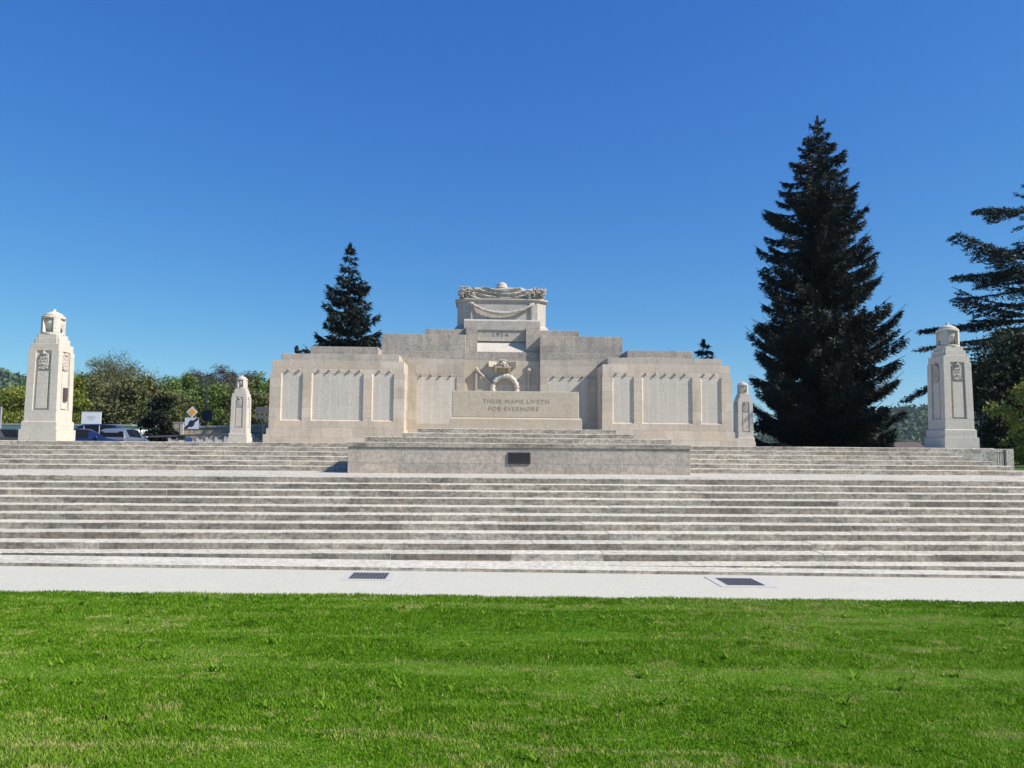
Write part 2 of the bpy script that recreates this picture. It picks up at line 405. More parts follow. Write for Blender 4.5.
def grass():
    # density falls with distance from the viewer's path so near blades are separate and far ones merge
    n = 880000
    yy = 3.6+(10.22-3.6)*rng.random(n)
    xx = -1+(rng.random(n)*2-1)*(2.9+yy*.98)
    stripe = vnoise(xx*.25, yy*2.2, 1.0, 3)*.6+vnoise(xx*.9, yy*5, 1.0, 4)*.4
    patch = vnoise(xx, yy, .9, 5)*.6+vnoise(xx, yy, 2.3, 6)*.4
    near = np.clip((8-yy)/4.0, 0, 1)
    keep = rng.random(n) > np.clip((stripe-.62)*3, 0, .5)*(.25+.75*near)
    xx, yy, stripe, patch = xx[keep], yy[keep], stripe[keep], patch[keep]; n = len(xx)
    ed = 10.16+.03*np.sin(xx*1.7)+.02*np.sin(xx*4.1+1)+.05*(vnoise(xx, yy, 6, 8)-.3)
    ok = yy < ed; xx, yy, stripe, patch = xx[ok], yy[ok], stripe[ok], patch[ok]; n = len(xx)
    h = (.016+.017*rng.random(n))*(.65+.8*patch)*(1-.35*np.clip((stripe-.5)*4, 0, 1))
    h += np.where(rng.random(n) < .006, .03, 0)
    wd = .0022+.0024*rng.random(n)+.0004*yy
    a = rng.random(n)*2*math.pi; lean = .4+1.1*rng.random(n); la = rng.random(n)*2*math.pi
    z0 = soilz(xx, yy)-.004
    V = np.zeros((n, 3, 3))
    V[:, 0, 0] = xx-wd*np.cos(a); V[:, 0, 1] = yy-wd*np.sin(a); V[:, 0, 2] = z0
    V[:, 1, 0] = xx+wd*np.cos(a); V[:, 1, 1] = yy+wd*np.sin(a); V[:, 1, 2] = z0
    V[:, 2, 0] = xx+h*lean*.6*np.cos(la); V[:, 2, 1] = yy+h*lean*.6*np.sin(la); V[:, 2, 2] = z0+h
    big = vnoise(xx+40, yy+7, .35, 15)
    var = .38+.40*(rng.random(n)-.5)+.22*(patch-.5)+.36*(big-.5)+.28*np.clip((stripe-.56)*4, 0, 1)+.22*(vnoise(xx, yy, 13, 41)-.5)+.18*(vnoise(xx+9, yy*2.5, 2.2, 43)-.5)+.35*(vnoise(xx, yy*1.6, 7, 31) > .86)+.25*(vnoise(xx*.7, yy*2, 3.1, 33) > .82)-.22*(vnoise(xx, yy, 5, 37) < .16)+.25*np.clip((5.4-yy)/1.2, 0, 1)*(vnoise(xx*.8, yy*4, 1, 19) > .62)
    # worn straw line and a few dry spots
    d_line = np.abs(yy-(5.22-.16*(xx+1.0)+.05*np.sin(xx*3)))
    bare = np.clip(1-d_line/.055, 0, 1)*(xx > -2.9)*(xx < 1.6)*(vnoise(xx, yy, 6, 51) > .35)
    for cx_, cy_, rx_, ry_, am in ((2.2, 7.8, .30, .22, .55), (-3.7, 4.72, .55, .12, 1), (-.66, 6.9, .25, .08, .5), (.45, 4.9, .6, .07, .9), (1.5, 6.4, .22, .07, .8), (2.6, 5.4, .35, .08, .7), (-2.2, 6.2, .3, .10, .5), (-.9, 6.0, .35, .06, .6), (3.4, 6.9, .4, .08, .5), (-3.3, 5.9, .3, .08, .6), (.9, 9.0, .4, .12, .4)):
        bare = np.maximum(bare, am*np.clip(1.3-((xx-cx_)/rx_)**2-((yy-cy_)/ry_)**2, 0, 1)*(vnoise(xx+3, yy, 9, 52) > .4))
    var = var*(1-bare)+bare*(.85+.15*rng.random(n)); h = h*(1-.65*bare)
    var = np.where(rng.random(n) < .02, .95, var)
    # bigger leaves of clover and dandelion in tufts
    k = 150; cx = -1+(rng.random(k)*2-1)*7.5; cy = 4+5.8*rng.random(k)**.8
    W = []; wv = []
    for i in range(k):
        if abs(cx[i]+1) > 2+cy[i]*.75: continue
        for _ in range(rng.integers(6, 16)):
            t_ = rng.random()*6.283; l = .04+.05*rng.random(); e = .4+.6*rng.random()
            d = np.array([math.cos(t_), math.sin(t_), 0]); s_ = np.array([-d[1], d[0], 0])*.012
            p = np.array([cx[i]+rng.normal()*.03, cy[i]+rng.normal()*.02, lawnz(cx[i])+.02])
            W.append([p-s_, p+s_, p+d*l*.8+np.array([0, 0, l*e])]); wv.append(.15+.5*rng.random())
    V = np.concatenate([V, np.array(W)]); var = np.concatenate([var, np.array(wv)])
    o = tri_mesh('grass', V, np.clip(var, 0, 1), M['blade'], None)
    tag(o, 'short mown bright green grass with dry straw streaks', 'grass', kind='stuff')
grass()

# gravel path
g = MB(); nx = 61
vv = []
for j, yf in enumerate([10.05, 10.6, 11.2, 11.8, 12.35]):
    for i in range(nx):
        x = -30+i; vv.append((x, yf if j else edge_y(x)-.12, lawnz(x)-.001+(.0 if 0 < j < 4 else -.004)))
g.add(vv, [(j*nx+i, j*nx+i+1, (j+1)*nx+i+1, (j+1)*nx+i) for j in range(4) for i in range(nx-1)])
tag(g.build('path', M['gravel'], smooth=True), kind='structure')

# landing (structure) and terrace (structure)
def block_row(mb, x0, x1, y0, y1, z0, z1, lo=1.1, hi=2.1, pal=(.0, .15, .25, .3, .4, .5, .5, .6, .7, .95), jit=.003, gap=.012):
    x = x0
    while x < x1-.02:
        L = random.uniform(lo, hi); e = min(x1, x+L)
        if x1-e < .4: e = x1
        dy = random.uniform(-jit, jit); dz = random.uniform(-jit, jit)
        v_ = min(1, max(0, random.choice(pal)+random.uniform(-.08, .08)))
        c_ = .010
        xa, xb, ya, yb, zb = x+gap/2, e-gap/2, y0+dy, y1, z1+dz
        # nosing worn to a small chamfer, slightly different for each block
        c_ = random.uniform(.006, .016)
        mb.prism([(ya, z0), (ya, zb-c_), (ya+c_, zb), (yb, zb), (yb, z0)], 'x', xa, xb, 0, v_)
        mb.m[-4] = 2; mb.m[-3] = 2          # chamfer and top: paler stone than the riser
        x = e
    mb.box(x0, x1, y0+.006, y1, z0, z1-.006, 1)

g = MB()
for k in range(6):
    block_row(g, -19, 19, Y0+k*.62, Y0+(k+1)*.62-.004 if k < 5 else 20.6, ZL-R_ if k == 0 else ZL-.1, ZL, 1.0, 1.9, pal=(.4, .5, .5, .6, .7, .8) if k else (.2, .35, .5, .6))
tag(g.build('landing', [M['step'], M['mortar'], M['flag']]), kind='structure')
g = MB(); g.box(-19, 14.16, 22.55, 26, 1.0, ZP-.006); g.box(-19, 17.2, 26, 52, 1.0, ZP-.0055)
tag(g.build('terrace', M['flag']), kind='structure')

# ------------------------------------------------------------------ staircases
st = thing('stone_staircase', 'wide lower flight of weathered stone steps rising from the white gravel path', 'stairs', (0, 12.6, 0))
for k in range(2, 12):
    y = Y0-(k-1)*T_; z = ZL-(k-1)*R_; g = MB()
    pal = (.0, .05, .1, .2, .25, .3, .4, .5, .6, .3, .75, .4, .2, .8, .95)
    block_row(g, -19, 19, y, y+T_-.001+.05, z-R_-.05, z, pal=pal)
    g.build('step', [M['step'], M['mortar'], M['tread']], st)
g = MB(); x = -19.0
while x < 18.9:
    e = min(19, x+random.uniform(1.6, 2.6)); v_ = random.choice((.3, .5, .6, .8, .9))
    g.add([(x+.003, 12.2, lawnz(x)-.1), (e-.003, 12.2, lawnz(e)-.1), (e-.003, 12.95, lawnz(e)-.1), (x+.003, 12.95, lawnz(x)-.1),
           (x+.003, 12.2, lawnz(x)+.045), (e-.003, 12.2, lawnz(e)+.045), (e-.003, 12.95, lawnz(e)+.052), (x+.003, 12.95, lawnz(x)+.052)],
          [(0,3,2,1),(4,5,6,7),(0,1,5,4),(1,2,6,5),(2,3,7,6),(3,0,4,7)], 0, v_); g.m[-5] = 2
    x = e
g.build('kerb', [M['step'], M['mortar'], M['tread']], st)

def upper(side):
    lab = 'upper flight of low stone steps left of the podium, leading to the left pylon' if side < 0 else 'upper flight of low stone steps right of the podium, leading to the right pylon'
    s_ = thing('stone_staircase', lab, 'stairs', (side*9, 20.4, ZL))
    ends = [19, 13.52, 13.25, 12.72, 12.72] if side > 0 else [19, 19, 19, 19, 19]
    yb = 20.42; inner = 3.86
    for k in range(5):
        y = yb+k*T_; z = ZL+(k+1)*R_; g = MB(); e = ends[k]
        i_ = 4.183 if k < 1 else inner
        a, b_ = (i_, e) if side > 0 else (-e, -i_)
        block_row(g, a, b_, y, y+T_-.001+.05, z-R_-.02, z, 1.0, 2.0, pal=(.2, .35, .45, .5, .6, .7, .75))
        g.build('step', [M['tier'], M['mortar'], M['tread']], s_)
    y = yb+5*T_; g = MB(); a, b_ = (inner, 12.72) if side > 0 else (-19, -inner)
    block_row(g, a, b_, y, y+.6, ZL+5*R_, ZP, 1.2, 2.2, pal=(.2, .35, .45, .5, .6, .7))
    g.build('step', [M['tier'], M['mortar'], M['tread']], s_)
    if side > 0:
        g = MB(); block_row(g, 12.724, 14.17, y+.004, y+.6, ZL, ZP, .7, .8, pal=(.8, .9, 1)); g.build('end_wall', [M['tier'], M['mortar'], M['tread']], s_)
upper(-1); upper(1)

# ------------------------------------------------------------------ podium with plaque, altar stone
pod = thing('stone_podium', 'rough coursed podium wall with flat coping and three narrower tiers, dark plaque at its centre', 'podium', (0, 19.1, ZL))
g = MB(); g.box(-4.18, 4.18, 19.1, 20.8, ZL-.05, 2.005); g.box(-3.0, 3.0, 20.8, 22.9, ZL-.05, 2.005); g.build('wall', M['rustic'], pod, bevel=.01)
def tier(x0, x1, y0, y1, z0, z1, name='tier'):
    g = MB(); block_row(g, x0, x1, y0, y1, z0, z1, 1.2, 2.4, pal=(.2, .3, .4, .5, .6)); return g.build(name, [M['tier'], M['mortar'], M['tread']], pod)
tier(-4.2, 4.2, 19.075, 20.85, 2.006, 2.125, 'coping')
tier(-3.85, 3.84, 19.6, 21.0, 2.126, 2.26)
tier(-3.0, 2.98, 20.1, 22.9, 2.261, 2.375)
tier(-2.62, 2.6, 20.55, 22.9, 2.376, 2.50)
g = MB(); g.box(-.31, .24, 19.07, 19.1, 1.62, 1.90); pl = g.build('plaque', M['bronze'], pod, bevel=.006)
g = MB()
g.box(-.29, .22, 19.066, 19.0705, 1.875, 1.885); g.box(-.29, .22, 19.066, 19.0705, 1.635, 1.645); g.box(-.295, -.285, 19.066, 19.0705, 1.635, 1.885); g.box(.215, .225, 19.066, 19.0705, 1.635, 1.885)
g.build('border', M['bronze_hi'], pl)

alt = thing('altar_stone', 'long smooth rectangular altar block with inscription, standing on the podium tiers', 'altar', (0, 22.1, 2.5))
g = MB(); g.box(-1.83, 1.83, 21.55, 22.75, 2.50, 2.795); g.frus(-1.83, 1.83, 21.55, 22.75, 2.795, -1.79, 1.79, 21.60, 22.70, 2.835); g.build('plinth', M['altar'], alt, bevel=.008)
g = MB(); g.frus(-1.775, 1.755, 21.61, 22.69, 2.836, -1.765, 1.745, 21.62, 22.68, 3.57); body = g.build('body', M['altar'], alt, bevel=.015)

def letters(name, txt, cx, y, z, size, parent, mat, depth=.004, space=1.0, width=None):
    cu = bpy.data.curves.new(name, 'FONT'); cu.body = txt; cu.size = size; cu.align_x = 'CENTER'; cu.extrude = depth; cu.space_character = space; cu.offset = 0
    tmp = bpy.data.objects.new('tmp', cu); COL.objects.link(tmp)
    bpy.context.view_layer.update()
    me = bpy.data.meshes.new_from_object(tmp.evaluated_get(bpy.context.evaluated_depsgraph_get()))
    bpy.data.objects.remove(tmp); bpy.data.curves.remove(cu)
    xs_ = [v.co.x for v in me.vertices]; W = max(xs_)-min(xs_); mx = (max(xs_)+min(xs_))/2
    k = width/W if width else 1
    o_ = root_loc(parent)
    for v in me.vertices:
        a, b_, c_ = v.co; v.co = ((a-mx)*k+cx-o_.x, y-c_-o_.y, z+b_-o_.z)
    me.name = name; me.materials.clear(); me.materials.append(mat)
    ob = bpy.data.objects.new(name, me); COL.objects.link(ob); ob.parent = parent
    return ob
letters('inscription', 'THEIR NAME LIVETH', 0, 21.614, 3.235, .16, body, M['letter'], .004, 1.15, 1.84)
letters('inscription', 'FOR EVERMORE', -.06, 21.611, 3.03, .16, body, M['letter'], .004, 1.15, 1.38)

# ------------------------------------------------------------------ memorial
mem = thing('stone_memorial', 'huge stepped pale limestone war memorial with two panelled wings and a draped sarcophagus on top', 'memorial', (0, 37, ZP))
YW = 32.6; YR = 34.35; YB = 41.8
def boss(mb, x, y, z, s=.05):
    mb.ball((x, y-.035, z+.01), s, 8, 6, (1, 1.2, 1), jit=.2)
    mb.frus(x-s*.9, x+s*.9, y-.02, y+.01, z-.02, x-s*.4, x+s*.4, y-.05, y+.01, z+.05)
def wing(sg):
    X = lambda v: sg*v
    def bx(mb, a, b_, *r_): mb.box(min(X(a), X(b_)), max(X(a), X(b_)), *r_)
    g = MB()
    bx(g, 4.05, 9.87, YW-.09, YB+.1, ZP-.02, 2.46); bx(g, 4.12, 9.76, YW-.04, YB+.05, 2.461, 2.70)
    bx(g, 4.17, 9.62, YW+.08, YB, 2.70, 5.012)
    bx(g, 4.17, 9.62, YW+.075, YB, 5.012, 5.53)                    # header
    bx(g, 4.13, 9.68, YW, YW+.0795, 2.701, 3.03)                    # sill course
    for a, b_ in ((4.13, 4.58), (5.48, 5.84), (7.97, 8.34), (9.22, 9.68)): bx(g, a, b_, YW, YW+.0795, 3.03, 5.0)
    w_ = g.build('wing', M['wing'], mem, bevel=.006)
    g = MB(); bx(g, 4.39, 9.27, YW+.14, YB-.3, 5.531, 5.83); g.build('wing_step', M['top'], w_, bevel=.01)
    g = MB(); bx(g, 5.35, 8.22, YW+.75, YB-1.0, 5.831, 6.22); g.build('wing_step', M['grey'], w_, bevel=.01)
    for a, b_ in ((4.58, 5.48), (5.84, 7.97), (8.34, 9.22)):
        a_, c_ = min(X(a), X(b_)), max(X(a), X(b_))
        g = MB(); g.box(a_+.004, c_-.004, YW+.068, YW+.0785, 3.034, 4.99); g.build('name_panel', M['panel'], w_)
        f_ = .045; g = MB()
        g.prism([(a_+.0006, YW+.002), (a_+f_, YW+.0675), (a_+.0006, YW+.0675)], 'z', 3.031, 4.998)
        g.prism([(c_-.0006, YW+.002), (c_-.0006, YW+.0675), (c_-f_, YW+.0675)], 'z', 3.031, 4.998)
        g.prism([(YW+.002, 3.0306), (YW+.0670, 3.031+f_), (YW+.0670, 3.0306)], 'x', a_+.002, c_-.002)
        g.build('panel_moulding', M['wing'], w_)
    for bxx in (4.75, 5.17, 6.0, 6.42, 6.84, 7.26, 7.68, 8.5, 8.93):
        g = MB(); boss(g, X(bxx), YW+.07, 5.13); g.build('boss', M['grey'], w_)
    # inner return face: tall plain panel in a shallow moulding
    xi = X(4.165); g = MB()
    g.box(min(xi, xi-sg*.03), max(xi, xi-sg*.03), YW+.35, YW+.45, 2.75, 5.1); g.box(min(xi, xi-sg*.03), max(xi, xi-sg*.03), YR-.35, YR-.25, 2.75, 5.1)
    g.build('side_moulding', M['wing'], w_)
wing(-1); wing(1)

g = MB()
NX = 1.66; ND = .42                                        # niche half width and depth
for sg in (-1, 1):
    a, b_ = sorted((sg*NX, sg*4.168))
    g.box(a, b_, YR+.05, YB, 2.70, 5.10); g.box(a, b_, YR+.045, YB, 5.10, 5.86)
    a, b_ = sorted((sg*NX, sg*4.10)); g.box(a, b_, YR-.08, YB, ZP-.02, 2.70)
    for c0, c1 in ((NX+.001, 2.03), (3.76, 4.16)):
        a, b_ = sorted((sg*c0, sg*c1)); g.box(a, b_, YR, YR+.0495, 2.701, 5.08)
    a, b_ = sorted((sg*2.03, sg*3.76)); g.box(a, b_, YR, YR+.0495, 2.701, 3.0)
g.box(-NX, NX, YR+ND, YB, ZP-.02, 5.86)
cw = g.build('courtyard_wall', M['back'], mem, bevel=.006)
for sg in (-1, 1):
    a, b_ = sorted((sg*2.034, sg*3.756)); g = MB(); g.box(a, b_, YR+.036, YR+.0485, 3.004, 5.07); g.build('name_panel', M['panel'], cw)
    for bxx in (2.27, 2.71, 3.14, 3.56):
        g = MB(); boss(g, sg*bxx, YR+.04, 5.13); g.build('boss', M['grey'], cw)
# tiers above
g = MB()
for sg in (-1, 1):
    a, b_ = sorted((sg*4.169, sg*4.389)); g.box(a, b_, YR+.047, YB, 5.532, 5.8595)
for sg in (-1, 1):
    a, b_ = sorted((sg*NX, sg*5.37)); g.box(a, b_, YR+.12, YB-.6, 5.861, 6.2); g.box(a, b_, YR+.22, YB-.7, 6.201, 6.98)
    a, b_ = sorted((sg*1.66, sg*3.5)); g.box(a, b_, YR+.75, YB-1.2, 6.981, 7.30)
g.build('upper_tier', M['grey'], mem, bevel=.012)
# central bay with recessed date panel
g = MB(); yb = YR+.12+ND
g.box(-NX-.0, NX, yb-.08, YB-.8, 5.861, 6.26)
g.box(-NX, -1.14, yb, YB-.9, 6.261, 7.40); g.box(1.05, NX, yb, YB-.9, 6.261, 7.40)
g.box(-1.14, 1.05, yb+.50, YB-.9, 6.261, 7.40)
g.prism([(yb+.49, 6.262), (yb+.498, 6.262), (yb+.498, 6.77), (yb+.49, 6.77)], 'x', -1.139, 1.049)
bay = g.build('central_bay', M['grey'], mem, bevel=.006)
g = MB(); g.prism([(yb+.01, 6.262), (yb+.488, 6.262), (yb+.488, 6.77), (yb+.43, 6.76)], 'x', -1.138, 1.048); g.build('sloping_sill', M['pylon'], bay)
g = MB(); g.box(-1.13, 1.04, yb+.36, yb+.499, 6.80, 7.40); dp = g.build('date_panel', M['coffin'], bay, bevel=.006)
letters('date_lettering', '1914', -.08, yb+.356, 7.0, .30, dp, M['letterdark'], .006, 1.15, .70)
# niche ornaments
yn = YR+ND
g = MB(); g.prism([(-.62, yn+.002), (-.62, yn-.24), (-.22, yn+.002)], 'z', 5.56, 5.80); g.prism([(.60, yn+.002), (.20, yn+.002), (.60, yn-.24)], 'z', 5.56, 5.80); g.box(-.36, .36, yn-.38, yn+.002, 5.51, 5.56); g.frus(-.34, -.26, yn-.10, yn, 5.34, -.36, -.24, yn-.30, yn, 5.508); g.frus(.26, .34, yn-.10, yn, 5.34, .24, .36, yn-.30, yn, 5.508)
g.build('bracket_shelf', M['wing'], cw, bevel=.01)
g = MB(); g.ball((0, yn-.22, 5.72), .155, 14, 9, (1.05, .9, .9), jit=.14)
for k in range(10):
    t_ = k*.628; g.ball((.22*math.cos(t_), yn-.22+.15*math.sin(t_), 5.60+.06*(k % 2)), .055, 6, 5, jit=.2)
for k in range(7):
    t_ = k*.9; g.ball((.13*math.cos(t_), yn-.22+.10*math.sin(t_), 5.84), .05, 6, 5, jit=.2)
g.build('crown', M['coffin'], cw, smooth=False)
g = MB(); ring = []
for k in range(49):
    t_ = 2*math.pi*k/48; ring.append((.10+.54*math.cos(t_), yn-.12, 4.60+.56*math.sin(t_)))
g.tube(ring, [.115+.02*math.sin(k*2.6) for k in range(49)], 8)
for k in range(60):
    t_ = 2*math.pi*k/60+random.uniform(-.05, .05); r_ = random.uniform(.48, .62)
    g.ball((.10+r_*math.cos(t_), yn-.19, 4.60+r_*math.sin(t_)*1.03), .045, 6, 4, (1, .8, 1), jit=.2)
g.build('wreath', M['pylon'], cw, smooth=True)
for sx in (-1.16, 1.16):
    g = MB(); g.ball((sx, yn-.24, 5.44), .085, 10, 8, (1, 1.1, 1), jit=.1); g.box(sx-.04, sx+.04, yn-.22, yn+.01, 5.36, 5.46)
    g.frus(sx-.05, sx+.05, yn-.03, yn-.005, 3.4, sx-.05, sx+.05, yn-.16, yn-.005, 5.38)
    if sx < 0:
        g.tube([(sx+.03, yn-.16, 5.40), (sx+.25, yn-.09, 5.20), (sx+.62, yn-.06, 4.86)], [.05, .05, .045], 6)
    g.build('hanging_swag', M['back'], cw)

# sarcophagus
XC = -.02
def octo(mb, hx, y0, y1, ch, z0, z1, hx1=None, gy=0, mat=0):
    h1 = hx1 if hx1 is not None else hx
    def ring(h, gy_): return [(XC-h+ch, y0-gy_), (XC+h-ch, y0-gy_), (XC+h, y0+ch-gy_), (XC+h, y1-ch+gy_), (XC+h-ch, y1+gy_), (XC-h+ch, y1+gy_), (XC-h, y1-ch+gy_), (XC-h, y0+ch-gy_)]
    a = ring(hx, 0); b_ = ring(h1, gy)
    vs_ = [(p[0], p[1], z0) for p in a]+[(p[0], p[1], z1) for p in b_]
    fs = [tuple(reversed(range(8))), tuple(range(8, 16))]+[(i, (i+1) % 8, (i+1) % 8+8, i+8) for i in range(8)]
    mb.add(vs_, fs, mat)
YS0, YS1 = 35.75, 38.45
g = MB(); octo(g, 2.19, YS0, YS1, .42, 7.28, 7.50); octo(g, 2.19, YS0, YS1, .42, 7.501, 7.62, 2.10, -.08); octo(g, 2.07, YS0+.1, YS1-.1, .42, 7.621, 8.72)
octo(g, 2.07, YS0+.1, YS1-.1, .42, 8.721, 8.79, 2.14, .05); octo(g, 2.17, YS0+.02, YS1-.02, .42, 8.791, 8.87)
sarc = g.build('sarcophagus', M['coffin'], mem, bevel=.012)
g = MB(); g.box(-1.76, 1.72, 35.2, YS0+.05, 7.30, 7.72); g.prism([(35.2, 7.721), (YS0+.08, 7.721), (YS0+.08, 7.84), (35.28, 7.80)], 'x', -1.76, 1.72)
g.build('front_step', M['coffin'], sarc, bevel=.01)
yf = YS0+.1
for sx in (-1.42, 1.38):
    g = MB(); g.box(sx-.13, sx+.13, yf-.05, yf+.005, 7.84, 8.70)
    g.build('panel_strip', M['coffin'], sarc, bevel=.01)
g = MB(); pts = []; rad = []
for i in range(33):
    u_ = i/32*2-1; pts.append((-.02+1.38*u_, yf-.17*(1-.4*u_*u_), 8.16+.42*u_*u_)); rad.append(.095-.035*abs(u_)+.008*math.sin(i*2.4))
g.tube(pts, rad, 8)
for p_ in pts[4:-4]:
    for _ in range(2): g.ball((p_[0]+random.uniform(-.03, .03), p_[1]-.04, p_[2]+random.uniform(-.06, .05)), .04, 6, 4, jit=.2)
g.build('garland', M['coffin'], sarc, smooth=True)
for sx in (-1.42, 1.38):
    g = MB(); g.lathe(0, 0, [(.02, 0)], 3) if False else None
    g.ball((sx, yf-.09, 8.60), .085, 10, 7, (1, .8, 1)); g.box(sx-.035, sx+.035, yf-.09, yf-.04, 7.86, 8.55); g.build('rosette', M['coffin'], sarc, smooth=False)
# draped lid: a cloth surface with hanging swag folds over a low chest
g = MB(); nu, nv = 90, 34; vv = []
for j in range(nv):
    for i in range(nu):
        u_ = i/(nu-1)*2-1; t_ = j/(nv-1)
        # cross-section: front foot -> front face -> top -> rear
        hw = 1.86-.10*(t_*(1-t_))*4
        if t_ < .45:
            k = t_/.45; y = YS0+.22+.16*k*k; z = 8.87+.56*k
        elif t_ < .55:
            k = (t_-.45)/.1; y = YS0+.38+.3*k; z = 9.43+.05*math.sin(k*1.57)
        else:
            k = (t_-.55)/.45; y = YS0+.68+1.5*k; z = 9.48-.0*k
        ph = (z-8.87)-.52*u_*u_+.22
        amp = .11*max(0, 1-abs(u_)**4)*(1 if t_ < .5 else .25)
        f_ = (math.sin(ph*30+.6*math.sin(u_*5))+.4*math.sin(ph*71+u_*9))*amp*.8
        y -= f_ if t_ < .55 else 0; z += (f_*.25 if t_ < .55 else f_*.5)+.03*math.sin(u_*7)*(t_ > .3)
        z -= .05*abs(u_)**4
        vv.append((XC+u_*hw, y, z))
g.add(vv, [(j*nu+i, j*nu+i+1, (j+1)*nu+i+1, (j+1)*nu+i) for j in range(nv-1) for i in range(nu-1)])
for s_ in (0, nu-1):   # closed ends
    ring = [vv[j*nu+s_] for j in range(nv)]; n_ = len(ring); c_ = (ring[0][0], YS0+2.2, 8.87)
    g.add(ring+[c_], [(i, i+1, n_) if s_ else (i+1, i, n_) for i in range(n_-1)])
g.build('draped_flag', M['coffin'], sarc, smooth=True)
for sg in (-1, 1):
    g = MB()
    for k in range(260):
        u_ = random.random()**.6; x = XC+sg*(1.15+u_*.80+random.uniform(-.05, .05)); z = random.uniform(8.92, 9.30+.10*random.random())
        y = YS0+random.uniform(.0, .5) if random.random() < .6 else YS0+random.uniform(.4, 2.4)
        g.ball((x, y, z), random.uniform(.025, .075), 6, 4, (random.uniform(.7, 1.9), 1, random.uniform(.5, 1.1)), jit=.25)
    for k in range(10):
        a = random.uniform(-.3, .7); x = XC+sg*random.uniform(1.5, 1.95); g.tube([(x-sg*.3, YS0+.35, 9.2), (x, YS0+.3, 9.25+a*.25), (x+sg*.13, YS0+.25, 9.28+a*.3)], [.04, .05, .02], 6)
    g.build('laurel_bundle', M['coffin'], sarc)
g = MB(); g.lathe(.0, YS0+1.0, [(.36, 9.50), (.37, 9.53), (.27, 9.57), (.25, 9.66), (.20, 9.76), (.11, 9.82), (.02, 9.84)], 20); g.build('helmet', M['coffin'], sarc, smooth=True)

